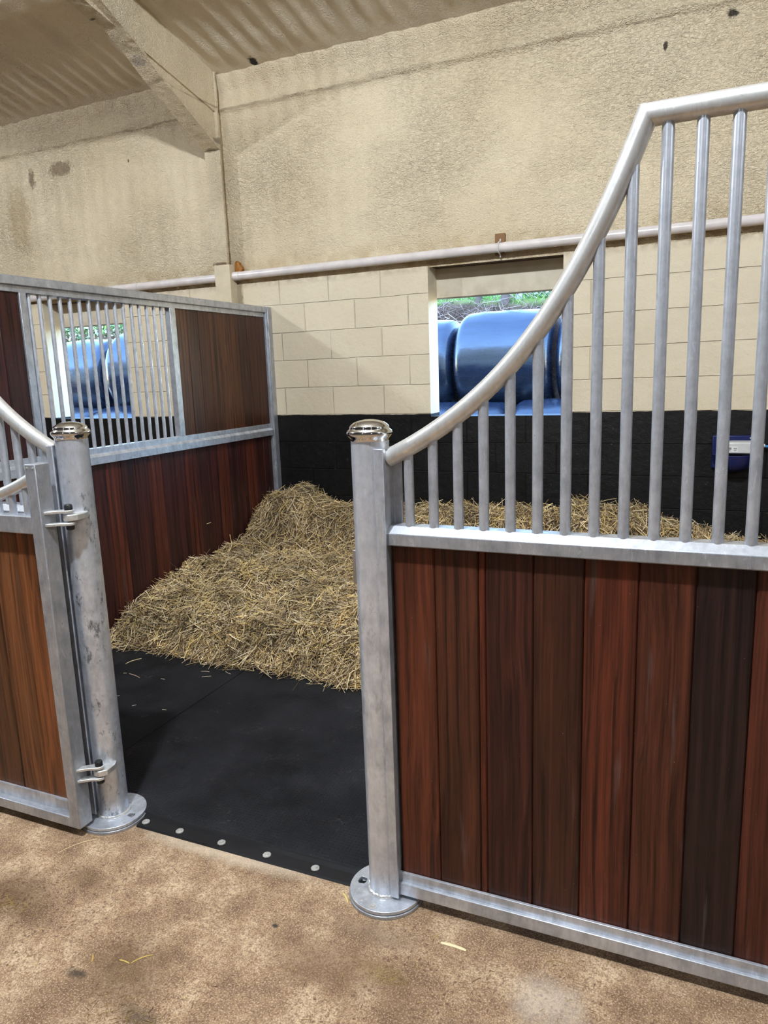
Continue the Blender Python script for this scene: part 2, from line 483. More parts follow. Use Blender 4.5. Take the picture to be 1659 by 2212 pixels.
def mat_lintel():
    t = NT('bare_concrete_lintel', 0.75, spec=0.3)
    p = t.pos(); z = t.sep(p)[2]
    n1 = t.noise(p, 6.0, 5); n2 = t.noise(p, 140.0, 3)
    c = t.mix(t.rng(n1, 0.3, 0.7), lin(204, 192, 168), lin(218, 208, 188))
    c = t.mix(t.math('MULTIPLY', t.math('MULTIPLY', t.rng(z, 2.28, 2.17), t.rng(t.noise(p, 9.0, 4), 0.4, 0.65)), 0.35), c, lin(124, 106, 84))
    return t.fin(color=c, normal=t.bump(n2, 0.3, 0.003))

def mat_soil():
    t = NT('bank_soil_and_turf', 0.9, spec=0.2)
    p = t.pos(); y = t.sep(p)[1]
    n1 = t.noise(p, 3.0, 6)
    c = t.mix(t.rng(n1, 0.35, 0.65), lin(62, 48, 38), lin(104, 84, 66))
    g = t.mix(t.rng(n1, 0.35, 0.65), lin(92, 128, 48), lin(150, 178, 84))
    f = t.rng(y, 11.7, 11.95)
    return t.fin(color=t.mix(f, c, g), normal=t.bump(n1, 0.6, 0.05))

K = lin(28, 22, 18)
M_BLOCK = mat_blocks()
M_FOAM = mat_foam('sprayed_foam_wall', [((-5.83, 5.3, 3.49), (0.045, 1, 0.09), lin(110, 90, 62), 0.75), ((-5.47, 5.3, 3.53), (0.15, 1, 0.07), lin(120, 100, 72), 0.7),
    ((-6.05, 5.3, 3.15), (0.16, 1, 0.3), lin(170, 148, 108), 0.5), ((0.055, 5.3, 3.66), (0.035, 1, 0.025), K, 0.95), ((-0.32, 5.3, 3.553), (0.014, 1, 0.03), K, 0.9),
    ((-4.665, 5.3, 3.49), (0.012, 1, 0.018), lin(80, 62, 44), 0.9)])
M_FOAMROOF = mat_foam('sprayed_foam_roof', [((-3.27, 5.2, 3.98), (0.035, 0.06, 1), (0.004, 0.003, 0.003, 1), 1.0)], roof=True)
M_FOAMBEAM = mat_foam('sprayed_foam_frame', [((-3.71, 5.21, 2.535), (0.09, 0.1, 0.014), lin(96, 72, 46), 0.8), ((-3.71, 5.2, 3.405), (0.08, 0.05, 0.012), lin(110, 92, 70), 0.7),
    ((-3.645, 5.19, 3.47), (0.05, 0.06, 0.03), lin(92, 74, 54), 0.6), ((-3.71, 4.42, 3.79), (0.06, 0.05, 0.04), lin(150, 140, 130), 0.7), ((-3.74, 4.05, 3.93), (0.03, 0.012, 0.02), K, 0.8)], coarse=1.5)
M_DULL = plain('dull_wall_paint', lin(84, 80, 75), 0.8)
M_PAINT = plain('cream_gloss_paint', lin(208, 194, 164), 0.55, bump=(30, 0.2, 0.004))
M_FLOOR = mat_floor()
M_GALV = mat_galv('galvanised_steel', 0.42, 0.74)
M_GALVP = mat_galv('galvanised_post_steel', 0.58, 0.86, 0.35)
M_GALVQ = mat_galv('galvanised_stained_post_steel', 0.48, 0.80, 0.9)
M_GALVR = mat_galv('galvanised_rail_steel', 0.30, 0.56)
M_GALVD = mat_galv('galvanised_box_steel', 0.34, 0.54, 0.1)
M_GALVT = mat_galv('galvanised_tube_steel', 0.54, 0.76, 0.0, (1.0, 0.99, 0.95))
M_CHROME = plain('polished_chrome', (0.74, 0.755, 0.78, 1), 0.05, 1.0)
M_WOOD = mat_wood('hardwood_boards')
M_WOODP = mat_wood('hardwood_boards_partition', rough=0.36, contrast=1.15)
M_WOODD = mat_wood('hardwood_boards_door', rough=0.40)
M_MAT = mat_mat()
M_RUBBER = plain('smooth_black_rubber', (0.012, 0.012, 0.013, 1), 0.45, spec=0.2, bump=(60, 0.15, 0.003))
M_BLACKPL = plain('black_plastic', (0.012, 0.012, 0.013, 1), 0.4)
M_STRAW = mat_attr('straw', 0.55, 0.35)
M_PVC = plain('pvc_pipe', lin(218, 210, 206), 0.26)
M_BALE = mat_bale()
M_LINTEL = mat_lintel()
M_SOIL = mat_soil()
M_LEAF = mat_attr('leaves', 0.45, 0.4)
M_BARK = plain('bark', lin(96, 82, 72), 0.9, bump=(20, 0.5, 0.02))
M_TIMBER = plain('brown_timber', lin(132, 96, 58), 0.7, bump=(60, 0.2, 0.003))
M_DARKTIMBER = plain('dark_timber', lin(78, 56, 38), 0.75)
M_FOAMBROWN = plain('brown_sealant', lin(150, 96, 28), 0.5, bump=(40, 0.4, 0.01))
M_BLUE = plain('navy_enamel', (0.006, 0.012, 0.085, 1), 0.35)
M_WHITEPL = plain('pale_grey_plastic', lin(205, 205, 203), 0.4)
M_CYAN = plain('blue_nozzle', lin(50, 130, 190), 0.4)
M_STICKER = plain('white_sticker', lin(232, 230, 226), 0.5)
M_INK = plain('black_ink', (0.02, 0.02, 0.02, 1), 0.5)

def emis(name, col, k):
    t = NT(name)
    t.set(t.b, 'Emission Color', col); t.set(t.b, 'Emission Strength', k)
    return t.m
M_LED = emis('led_diffuser', (1, 0.98, 0.94, 1), 12.0)

# ================================================================== STRUCTURE
fl = MB().box(-12, 7, -5, 5.4, -0.2, 0.0).build('floor', M_FLOOR, smooth=0)
tag(fl, kind='structure')

# block wall with two window openings (cells of a grid, the openings left out)
W1 = (-1.925, -0.93, 1.262)
W2 = (-5.855, -4.882, 1.272)
def cell_wall(name, xs, zs, y0, y1, holes, mat):
    mb = MB()
    def solid(i, j):
        if i < 0 or j < 0 or i >= len(xs) - 1 or j >= len(zs) - 1: return False
        cx = (xs[i] + xs[i + 1]) / 2; cz = (zs[j] + zs[j + 1]) / 2
        return not any(a < cx < b and cz > c for a, b, c in holes)
    for i in range(len(xs) - 1):
        for j in range(len(zs) - 1):
            if not solid(i, j): continue
            a, b, c, d = xs[i], xs[i + 1], zs[j], zs[j + 1]
            mb.add([(a, y0, c), (b, y0, c), (b, y0, d), (a, y0, d)], [(0, 1, 2, 3)])
            mb.add([(a, y1, c), (b, y1, c), (b, y1, d), (a, y1, d)], [(3, 2, 1, 0)])
            if not solid(i - 1, j): mb.add([(a, y0, c), (a, y1, c), (a, y1, d), (a, y0, d)], [(3, 2, 1, 0)])
            if not solid(i + 1, j): mb.add([(b, y0, c), (b, y1, c), (b, y1, d), (b, y0, d)], [(0, 1, 2, 3)])
            if not solid(i, j - 1): mb.add([(a, y0, c), (b, y0, c), (b, y1, c), (a, y1, c)], [(3, 2, 1, 0)])
            if not solid(i, j + 1): mb.add([(a, y0, d), (b, y0, d), (b, y1, d), (a, y1, d)], [(0, 1, 2, 3)])
    return mb.build(name, mat, smooth=0)
tag(cell_wall('wall_back', [-12, W2[0], W2[1], W1[0], W1[1], 7], [-0.1, W1[2], W2[2], 2.372], YB, YB + 0.2, [W1, W2], M_BLOCK), kind='structure')

# sheeted upper wall under sprayed foam: real waves, ridge and lumps
nu, nz = 640, 90
gx = np.linspace(-12, 7, nu); gx = np.concatenate([np.linspace(-12, -8, 30)[:-1], np.linspace(-8, 1.6, 560), np.linspace(1.6, 7, 30)[1:]])
gz = np.linspace(2.365, 4.02, nz)
X, Z = np.meshgrid(gx, gz, indexing='ij')
ribs = np.sin(X * 2 * pi / 0.146) * 0.0030 * sstep(2.5, 2.75, Z) * (0.55 + 1.1 * np.clip(vnoise(X * 0.8, Z * 1.2, 3) + 0.5, 0, 1))
lump = vnoise(X * 7, Z * 7, 4) * 0.012 + vnoise(X * 22, Z * 22, 5) * 0.005
edge = 3.715 + vnoise(X * 4, X * 0 + 1, 6) * 0.03 + vnoise(X * 14, X * 0 + 2, 7) * 0.016
ridge = sstep(-0.012, 0.014, Z - edge) * (0.020 + 0.016 * np.exp(-((Z - edge - 0.02) / 0.022) ** 2)) + 0.05 * sstep(3.83, 3.98, Z)
lowl = 0.014 * np.exp(-((Z - 2.44 - vnoise(X * 5, X * 0, 8) * 0.04) / 0.035) ** 2)
Y = 5.318 - ribs - lump - ridge - lowl
Y = np.where((Z < 2.44) & (X < W1[1]) & (X > W1[0]), np.maximum(Y, 5.32), Y)
wu = np_mesh('wall_back_upper', np.stack([X, Y, Z], -1).reshape(-1, 3), grid_quads(len(gx), nz), M_FOAM)
tag(wu, kind='structure')

# corrugated roof under sprayed foam
gy = np.concatenate([np.linspace(0.35, 3.4, 14)[:-1], np.linspace(3.4, 5.40, 70)])
gx2 = np.concatenate([np.linspace(-12, -8.5, 60)[:-1], np.linspace(-8.5, 1.8, 640), np.linspace(1.8, 7, 60)[1:]])
X, Y = np.meshgrid(gx2, gy, indexing='ij')
Z = 3.96 + (5.29 - Y) * SLOPE
Z = Z + np.sin(X * 2 * pi / 0.146) * 0.0085 * sstep(5.22, 5.0, Y) + vnoise(X * 6, Y * 6, 14) * 0.012 * sstep(3.4, 4, Y)
pu = sstep(3.98, 4.01, Y) * sstep(4.20, 4.15, Y)
Z = Z * (1 - pu) + (3.96 + (5.29 - Y) * SLOPE - 0.055 + vnoise(X * 8, Y * 8, 15) * 0.02) * pu
ce = np_mesh('ceiling', np.stack([X, Y, Z], -1).reshape(-1, 3), grid_quads(len(gx2), len(gy))[:, ::-1], M_FOAMROOF)
tag(ce, kind='structure')
rz = roof_z(0.35)
tag(MB().add([(-12, 0.35, rz), (7, 0.35, rz), (7, -5, rz - 5.35 * SLOPE), (-12, -5, rz - 5.35 * SLOPE)], [(0, 1, 2, 3)]).build('ceiling_far_slope', M_DULL, smooth=0), kind='structure')
def gable(name, x0, x1):
    prof = [(-5.1, -0.1), (5.5, -0.1), (5.5, roof_z(5.5) + 0.1), (0.35, rz + 0.1), (-5.1, rz - 5.45 * SLOPE + 0.1)]
    tag(MB().prism(prof, 'x', x0, x1).build(name, M_DULL, smooth=0), kind='structure')
gable('wall_left', -12.15, -12.0)
gable('wall_right', 7.0, 7.15)
tag(MB().box(-12, 7, -5.15, -5.0, -0.1, rz - 5.35 * SLOPE + 0.1).build('wall_front', M_DULL, smooth=0), kind='structure')

tag(MB().box(-12, 7, 5.336, 5.60, 2.374, 2.425).build('trim_1', M_DARKTIMBER, smooth=0), kind='structure')

# lintels of the two unglazed windows
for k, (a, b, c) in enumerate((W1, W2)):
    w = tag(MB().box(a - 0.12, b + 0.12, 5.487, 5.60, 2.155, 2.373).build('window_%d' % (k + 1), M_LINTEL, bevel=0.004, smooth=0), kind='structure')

# ================================================================== OUTSIDE
gx3 = np.linspace(-24, 6, 160); gy3 = np.concatenate([[5.49], np.linspace(5.6, 10.2, 12), np.linspace(10.4, 12.2, 30), np.linspace(12.5, 24, 24)])
X, Y = np.meshgrid(gx3, gy3, indexing='ij')
Z = 2.70 * sstep(10.3, 11.9, Y) + 0.10 * np.clip(Y - 11.9, 0, 20) + vnoise(X * 1.3, Y * 1.3, 21) * 0.18 * sstep(10.2, 10.8, Y) - 0.01
gr = np_mesh('ground', np.stack([X, Y, Z], -1).reshape(-1, 3), grid_quads(len(gx3), len(gy3)), M_SOIL)
tag(gr, kind='structure')
def bank_z(x, y):
    return 2.70 * sstep(10.3, 11.9, y) + 0.10 * np.clip(y - 11.9, 0, 20) + vnoise(x * 1.3, y * 1.3, 21) * 0.18 * sstep(10.2, 10.8, y) - 0.01

def strands(name, P, T, L, Wd, bend, cols, mat, parent=None, base=None, clip=None):
    """one mesh of many thin stalks: centre, unit direction, length, width, sideways bend, colour"""
    n = len(P)
    upv = np.tile([0.0, 0.0, 1.0], (n, 1))
    side = np.cross(T, upv); sl = np.linalg.norm(side, axis=1, keepdims=True); side = np.where(sl > 1e-3, side / np.maximum(sl, 1e-6), [1.0, 0, 0])
    nrm = np.cross(side, T)
    V = []
    for s_ in (-0.5, 0.0, 0.5):
        c = P + T * (L * s_)[:, None] + side * (bend * (0.25 - s_ * s_))[:, None] + nrm * (bend * 0.5 * (0.25 - s_ * s_))[:, None]
        w = Wd * (1.0 if s_ == 0 else 0.75)
        V += [c + side * w[:, None] * 0.5, c - side * w[:, None] * 0.5, c + nrm * w[:, None] * 0.55]
    V = np.stack(V, 1)                       # n,9,3
    q = []
    for a in (0, 3):
        q += [(a, a + 1, a + 4, a + 3), (a + 1, a + 2, a + 5, a + 4), (a + 2, a, a + 3, a + 5)]
    Q = (np.arange(n)[:, None, None] * 9 + np.array(q)[None]).reshape(-1, 4)
    V = V.reshape(-1, 3); C = np.repeat(cols, 9, axis=0)
    if clip is not None:
        V[:, 0] = np.maximum(V[:, 0], clip[0]); V[:, 1] = np.minimum(V[:, 1], clip[1])
    if base is not None:
        bv, bq, bc = base
        Q = np.concatenate([bq, Q + len(bv)]); V = np.concatenate([bv, V]); C = np.concatenate([bc, C])
    return np_mesh(name, V, Q, mat, C, smooth=False, parent=parent)

def rand_dirs(n, tilt):
    a = RNG.uniform(0, 2 * pi, n); e = RNG.normal(0, tilt, n)
    return np.stack([np.cos(a) * np.cos(e), np.sin(a) * np.cos(e), np.sin(e)], 1)

def palette(n, cols, jit=0.18):
    c = np.array(cols)[RNG.integers(0, len(cols), n)]
    c = c.copy(); c[:, :3] *= RNG.uniform(1 - jit, 1 + jit, (n, 1))
    return c

# silage bales wrapped in black film
def bale_mesh(r, length, seed):
    n, prof = 72, []
    h = length / 2
    for k in range(7): prof.append((-h + 0.02 * (1 - k / 6) * 0 - 0.0, r * 0.02 + (r - 0.13) * k / 6))
    for k in range(1, 9):
        a = pi / 2 * k / 8
        prof.append((-h + 0.13 * (1 - cos(a)), r - 0.13 + 0.13 * sin(a)))
    for k in range(1, 14): prof.append((-h + 0.13 + (length - 0.26) * k / 14, r))
    for k in range(0, 9):
        a = pi / 2 * k / 8
        prof.append((h - 0.13 + 0.13 * sin(a), r - 0.13 + 0.13 * cos(a)))
    for k in range(5, -1, -1): prof.append((h, r * 0.02 + (r - 0.13) * k / 6))
    px = np.array([p[0] for p in prof]); pr_ = np.array([p[1] for p in prof])
    th = np.linspace(0, 2 * pi, n, endpoint=False)
    PX, TH = np.meshgrid(px, th, indexing='ij'); PR = np.repeat(pr_[:, None], n, 1)
    cx, cy = np.cos(TH), np.sin(TH)
    nz_ = vnoise(PX * 3 + 50, cx * 2.2 + cy * 1.7 + 20, seed) * 0.035 + vnoise(PX * 16 + 9, (cx + cy * 0.7) * 5 + 30, seed + 1) * 0.008
    PR = PR * (1 + nz_ * (PR > 0.2)) * (1 + 0.03 * np.cos(PX / length * pi) - 0.02)
    zc = PR * cy
    V = np.stack([PX, PR * cx, np.maximum(zc, -r * 0.965) ], -1).reshape(-1, 3)
    i = np.arange(len(prof) - 1)[:, None] * n; j = np.arange(n)[None]
    Q = np.stack([i + j, i + (j + 1) % n, i + n + (j + 1) % n, i + n + j], -1).reshape(-1, 4)
    return V, Q
def bale(x, y, z, r, ln, rotz, label, seed, group):
    V, Q = bale_mesh(r, ln, seed)
    o = np_mesh('silage_bale', V, Q, M_BALE)
    o.location = (x, y, z); o.rotation_euler = (0, 0, rotz)
    tag(o, label, 'bale', group)
UP, LO = 'black wrapped bales, upper row', 'black wrapped bales, lower row'
bale(-2.21, 9.0, 1.69, 0.61, 1.165, 0.0, 'large black wrapped bale filling the middle of the right window, upper row', 31, UP)
bale(-3.43, 9.0, 1.65, 0.59, 1.165, 0.02, 'black wrapped bale just peeking in at the left edge of the right window', 41, UP)
bale(-0.985, 9.0, 1.68, 0.60, 1.165, -0.01, 'black wrapped bale at the right edge of the right window behind the bars', 51, UP)
bale(-2.64, 8.42, 0.61, 0.62, 1.18, 0.0, 'lower black bale under the middle bale of the right window, left of the gap', 61, LO)
bale(-1.42, 8.42, 0.615, 0.625, 1.18, 0.0, 'lower black bale at the right of the right window sill', 71, LO)
bale(-9.02, 9.0, 1.68, 0.60, 1.165, 0.05, 'black wrapped bale at the left in the window behind the grille', 81, UP)
bale(-7.64, 8.93, 1.73, 0.62, 1.165, 0.24, 'black wrapped bale turned askew at the right in the window behind the grille', 91, UP)
bale(-8.91, 8.42, 0.615, 0.625, 1.18, 0.0, 'lower black bale at left above the sill of the window behind the grille', 101, LO)
bale(-7.68, 8.42, 0.625, 0.635, 1.18, 0.0, 'lower black bale at right above the sill of the window behind the grille', 111, LO)

# hedge bank: bare twigs, leaves, turf
n = 1500
xx = np.concatenate([RNG.uniform(-5.2, -1.6, 1200), RNG.uniform(-14.5, -9, 300)]); yy = RNG.uniform(10.9, 11.72, n)
T = rand_dirs(n, 0.55); Pz = bank_z(xx, yy) + RNG.uniform(-0.10, 0.10, n)
tw = strands('bramble_twigs', np.stack([xx, yy, Pz], 1), T, RNG.uniform(0.25, 0.8, n), RNG.uniform(0.006, 0.018, n), RNG.normal(0, 0.5, n),
             palette(n, [lin(150, 124, 108), lin(176, 152, 136), lin(118, 92, 80), lin(196, 172, 160)]), M_LEAF)
tag(tw, 'tangle of bare brown twigs on the bank outside the right window', 'brambles', kind='stuff')
def leaves(name, xs, ys, zs, size, cols, label):
    n = len(xs)
    P = np.stack([xs, ys, zs], 1)
    a = rand_dirs(n, 0.8); b = np.cross(a, rand_dirs(n, 0.8)); b /= np.linalg.norm(b, axis=1, keepdims=True)
    s_ = RNG.uniform(0.6, 1.2, n)[:, None] * size
    V = np.stack([P - a * s_, P - b * s_ * 0.55, P + a * s_, P + b * s_ * 0.55], 1).reshape(-1, 3)
    o = np_mesh(name, V, np.arange(n * 4).reshape(-1, 4), M_LEAF, np.repeat(palette(n, cols), 4, axis=0), smooth=False)
    tag(o, label, 'ivy', kind='stuff')
G = [lin(96, 128, 62), lin(66, 98, 48), lin(150, 172, 112), lin(190, 205, 170), lin(120, 120, 90)]
n = 9000
xs = RNG.uniform(-14.6, -9.0, n); ys = RNG.uniform(11.0, 12.4, n); leaves('ivy_leaves', xs, ys, bank_z(xs, ys) + RNG.uniform(-0.05, 0.5, n), 0.045, G, 'green ivy leaves on the bank beyond the window behind the grille')
n = 1500
xs = RNG.normal(-2.45, 0.22, n); ys = RNG.uniform(11.9, 12.4, n); leaves('ivy_leaves', xs, ys, bank_z(xs, ys) + RNG.uniform(-0.1, 0.42, n), 0.03, G, 'sparse green leaves by the fence at the top right of the right window')
n = 9000
xx = np.concatenate([RNG.uniform(-6, -1, n * 2 // 3), RNG.uniform(-15, -9, n - n * 2 // 3)]); yy = RNG.uniform(11.75, 14.5, n)
T = rand_dirs(n, 0.3); T[:, 2] = np.abs(RNG.normal(1.0, 0.4, n)); T /= np.linalg.norm(T, axis=1, keepdims=True)
gs = strands('turf_grass', np.stack([xx, yy, bank_z(xx, yy) + 0.03], 1), T, RNG.uniform(0.06, 0.16, n), RNG.uniform(0.006, 0.012, n), RNG.normal(0, 0.06, n),
             palette(n, [lin(118, 150, 62), lin(142, 170, 84), lin(98, 130, 58)]), M_LEAF)
tag(gs, 'bright green grass along the top of the bank outside', 'grass', kind='stuff')
for x, y, r, lab in [(-3.44, 11.82, 0.05, 'grey tree trunk outside the right window, left one'), (-2.985, 11.80, 0.065, 'dark tree trunk in the middle outside the right window')]:
    t_ = thing('tree', (x, y, float(bank_z(np.array(x), np.array(y))) - 0.05), lab, 'tree')
    z0 = t_.location.z
    MB().tube([(x, y, z0), (x + 0.03, y, z0 + 0.8), (x - 0.02, y + 0.05, z0 + 2.0), (x + 0.1, y, z0 + 3.4)], [r * 1.25, r, r * 0.85, r * 0.6], 12).build('trunk', M_BARK, t_)
    for k in range(4):
        a = random.uniform(0, 6.28); h = z0 + 1.7 + 0.4 * k
        MB().tube([(x, y, h), (x + cos(a) * 0.5, y + sin(a) * 0.5, h + 0.5), (x + cos(a) * 0.9, y + sin(a) * 0.9, h + 1.2)], [r * 0.5, r * 0.35, r * 0.15], 8).build('branch', M_BARK, t_)
fz = float(bank_z(np.array(-2.79), np.array(11.95)))
fe = thing('wire_fence', (-2.79, 11.95, fz - 0.03), 'grey post and diamond wire fence on the bank behind the bales', 'fence')
for x in (-2.79, -0.9):
    MB().box(x - 0.05, x + 0.05, 11.90, 12.0, fz - 0.1, fz + 1.5).build('post', plain('weathered_concrete', lin(170, 168, 165), 0.8) if x < -2 else bpy.data.materials['weathered_concrete'], fe, bevel=0.006)
mb = MB()
x = -2.79
while x < -0.9:
    for sgn in (1, -1):
        xe = x + sgn * 1.3
        a, b = (x, fz + 0.0), (xe, fz + 1.3)
        if xe > -0.9: f_ = (-0.9 - x) / (xe - x); b = (-0.9, fz + 1.3 * f_)
        if xe < -2.79: f_ = (-2.79 - x) / (xe - x); b = (-2.79, fz + 1.3 * f_)
        mb.tube([(a[0], 11.95, a[1]), (b[0], 11.95, b[1])], 0.0035, 5)
    x += 0.09
mb.build('wire_mesh', M_GALV, fe)

# ================================================================== PORTAL FRAME
pf = thing('portal_frame', (-3.71, 5.2, 2.3), 'cream sprayed steel column and haunched rafter on the back wall', 'column')
def rough_box(mb, pts8, nx=10, amp=0.006):
    return mb
def foam_part(name, mb, parent, amp=0.009, cuts=5, mat=None):
    o = mb.build(name, mat or M_FOAMBEAM, parent, smooth=50)
    sm = o.modifiers.new('sub', 'SUBSURF'); sm.subdivision_type = 'SIMPLE'; sm.levels = cuts; sm.render_levels = cuts
    tx = bpy.data.textures.new(name + '_lumps', 'CLOUDS'); tx.noise_scale = 0.05
    d = o.modifiers.new('lumps', 'DISPLACE'); d.texture = tx; d.strength = amp * 2; d.mid_level = 0.5; d.texture_coords = 'GLOBAL'
    return o
XL, XR = -3.785, -3.637
# column: front flange and web, the coat of foam stops above the pipe, painted foot below
mb = MB(); mb.box(XL, XR, 5.205, 5.225, 2.52, 3.42); mb.box(XL, XR, 5.205, 5.225, 3.42, 4.03)
foam_part('column_flange', mb, pf, 0.006, 4)
MB().box(-3.73, -3.69, 5.226, 5.335, 2.52, 4.0).build('column_web', M_FOAMBEAM, pf)
MB().box(-3.772, -3.622, 5.200, 5.30, 0.0, 2.525).build('column_foot', M_PAINT, pf, bevel=0.003)
# rafter web and flange, haunch web and flange
def zr_top(y): return roof_z(y) + 0.02
def zr_bot(y): return 3.681 + (5.21 - y) * 0.205
prof = [(5.205, zr_bot(5.205)), (5.205, zr_top(5.205) - 0.0), (2.6, zr_top(2.6)), (2.6, zr_bot(2.6))]
mb = MB()
ys = np.linspace(5.2, 2.6, 14)
for a, b in zip(ys[:-1], ys[1:]):
    mb.prism([(a, zr_bot(a)), (a, zr_top(a)), (b, zr_top(b)), (b, zr_bot(b))], 'x', -3.765, -3.648)
foam_part('rafter', mb, pf, 0.006, 3)
def zh(y):
    return 3.405 + (5.20 - y) * 0.497 if y > 4.35 else 3.405 + 0.85 * 0.497 + (4.35 - y) * 0.36
mb = MB()
ys = np.linspace(5.2, 4.45, 6)
for a, b in zip(ys[:-1], ys[1:]):
    mb.prism([(a, zh(a) + 0.01), (a, zr_bot(a) + 0.02), (b, zr_bot(b) + 0.02), (b, zh(b) + 0.01)], 'x', -3.75, -3.665)
foam_part('haunch', mb, pf, 0.006, 3)
mb = MB()
ys = np.concatenate([np.linspace(5.2, 4.35, 8), np.linspace(4.25, 2.6, 12)])
for a, b in zip(ys[:-1], ys[1:]):
    sh = lambda y: max(0.0, (4.5 - y)) * 0.10
    o1 = [(XL + sh(a), a, zh(a)), (XR + sh(a), a, zh(a)), (XR + sh(b), b, zh(b)), (XL + sh(b), b, zh(b))]
    o2 = [(p[0], p[1], p[2] + 0.024) for p in o1]
    mb.add(o1 + o2, [(0, 1, 2, 3), (7, 6, 5, 4), (0, 4, 5, 1), (1, 5, 6, 2), (2, 6, 7, 3), (3, 7, 4, 0)])
foam_part('haunch_flange', mb, pf, 0.005, 4)

# ================================================================== PIPES
def pipe(name, x0, x1, collars, label):
    zc = lambda x: 2.434 + (x + 3.62) * 0.0042
    t_ = thing(name, (x0, 5.255, zc(x0)), label, 'pipe')
    MB().tube([(x0, 5.255, zc(x0)), ((x0 + x1) / 2, 5.255, zc((x0 + x1) / 2)), (x1, 5.255, zc(x1))], 0.033, 24).build('pipe_run', M_PVC, t_)
    for c in collars:
        MB().tube([(c - 0.03, 5.255, zc(c)), (c + 0.03, 5.255, zc(c))], 0.0355, 24).build('coupling', M_PVC, t_)
    return t_, zc
p1, zc = pipe('drain_pipe', -3.615, 6.5, [-1.30, -3.59], 'pale pvc pipe running right from the column above the blocks')
p2, zc2 = pipe('drain_pipe', -11.5, -3.775, [-4.66], 'pale pvc pipe left of the column above the grille partition')
MB().box(-1.412, -1.340, 5.287, 5.312, 2.398, 2.545).build('clip_board', M_TIMBER, p1, bevel=0.002)
mb = MB()
arc = [(-1.372, 5.255 + 0.037 * cos(a), zc(-1.37) + 0.037 * sin(a)) for a in np.linspace(radians(75), radians(285), 14)]
mb.tube([(-1.372, 5.286, zc(-1.37) + 0.062), (-1.372, 5.282, zc(-1.37) + 0.045)] + arc + [(-1.372, 5.282, zc(-1.37) - 0.045), (-1.372, 5.286, zc(-1.37) - 0.062)], 0.006, 8)
mb.build('pipe_clip', M_WHITEPL, p1)
fb = MB()
fb.prism([(-3.618, 2.462), (-3.618, 2.548), (-3.598, 2.556), (-3.578, 2.548), (-3.572, 2.525), (-3.556, 2.512), (-3.548, 2.488), (-3.556, 2.466)], 'y', 5.27, 5.316)
tag(fb.build('sealant_blob', M_FOAMBROWN, bevel=0.008, seg=3), 'blob of brown sealant between column and pipe', 'sealant')

# ================================================================== WOOD PANELS
def tint(rgb, k=1.0):
    c = lin(*rgb)
    return (c[0] * k, c[1] * k, c[2] * k, random.uniform(0, 10))
REDS = [(86, 46, 31), (66, 38, 29), (62, 33, 27), (68, 39, 29), (88, 44, 30), (74, 40, 29), (40, 26, 25), (77, 40, 30)]

def board_panel(axis, edges, f0, f1, z0, z1, cols):
    """vertical tongue and groove boards, narrow bevelled groove between them"""
    mb = MB()
    for (a, b), c in zip(zip(edges[:-1], edges[1:]), cols):
        g = 0.0007; e = 0.004
        prof = [(a + g, f0 + e), (a + g + e, f0), (b - g - e, f0), (b - g, f0 + e), (b - g, f1), (a + g, f1)] if axis == 'x' else None
        if axis == 'x': mb.prism(prof, 'z', z0, z1, c)
        else:
            d = 1 if f1 < f0 else -1
            prof = [(f0 - d * e, a + g), (f0, a + g + e), (f0, b - g - e), (f0 - d * e, b - g), (f1, b - g), (f1, a + g)]
            mb.prism(prof, 'z', z0, z1, c)
    dk = lambda c: (c[0] * 0.3, c[1] * 0.3, c[2] * 0.3, c[3])
    for b, c in zip(edges[1:-1], cols):          # the tongue that closes each joint
        if axis == 'x': mb.box(b - 0.006, b + 0.006, f0 + 0.010, f1 - 0.008, z0, z1, dk(c))
        else: mb.box(f0 - 0.010 * (1 if f1 < f0 else -1), f1 + 0.008 * (1 if f1 < f0 else -1), b - 0.006, b + 0.006, z0, z1, dk(c))
    return mb

# ================================================================== GATE POSTS
CAPK = 0.925
CAP = [(0.0565, 0.0), (0.0575, 0.004), (0.060, 0.009), (0.0665, 0.015), (0.0695, 0.020), (0.0695, 0.025), (0.0665, 0.030), (0.0615, 0.0335), (0.060, 0.036), (0.0605, 0.0395), (0.057, 0.044), (0.046, 0.0515), (0.030, 0.0565), (0.014, 0.059), (0.002, 0.0595)]
def gate_post(px, py, label, rot, mat, top=1.421):
    t_ = thing('gate_post', (px, py, 0), label, 'post')
    n_ = 48
    tb = MB().lathe([(0.0533, 0.020), (0.0533, 0.5), (0.0533, 1.0), (0.0533, top - 0.002), (0.051, top)], px, py, 0, n_).build('post_tube', mat, t_)
    # base plate with two bolt slots: ring of quads with gaps cut by boolean-free construction
    pl = plate(px, py, 0.116, 0.013, 0.024, rot).build('base_plate', M_GALV, t_, bevel=0.0015)
    plate(px, py, 0.119, 0.0, 0.011, rot).build('foot_plate', M_GALVD, t_, bevel=0.0015)
    wl_ = []
    for k in range(61):
        a = 2 * pi * k / 60
        wl_.append((px + (0.0545 + 0.0015 * sin(k * 2.3)) * cos(a), py + (0.0545 + 0.0015 * sin(k * 1.7)) * sin(a), 0.0265 + 0.0012 * sin(k * 3.1)))
    MB().tube(wl_, 0.0055, 8, False).build('weld_bead', M_GALVT, t_)
    MB().lathe([(r * CAPK, z) for r, z in CAP], px, py, top - 0.003, 64).build('cap', M_CHROME, t_, smooth=60)
    return t_
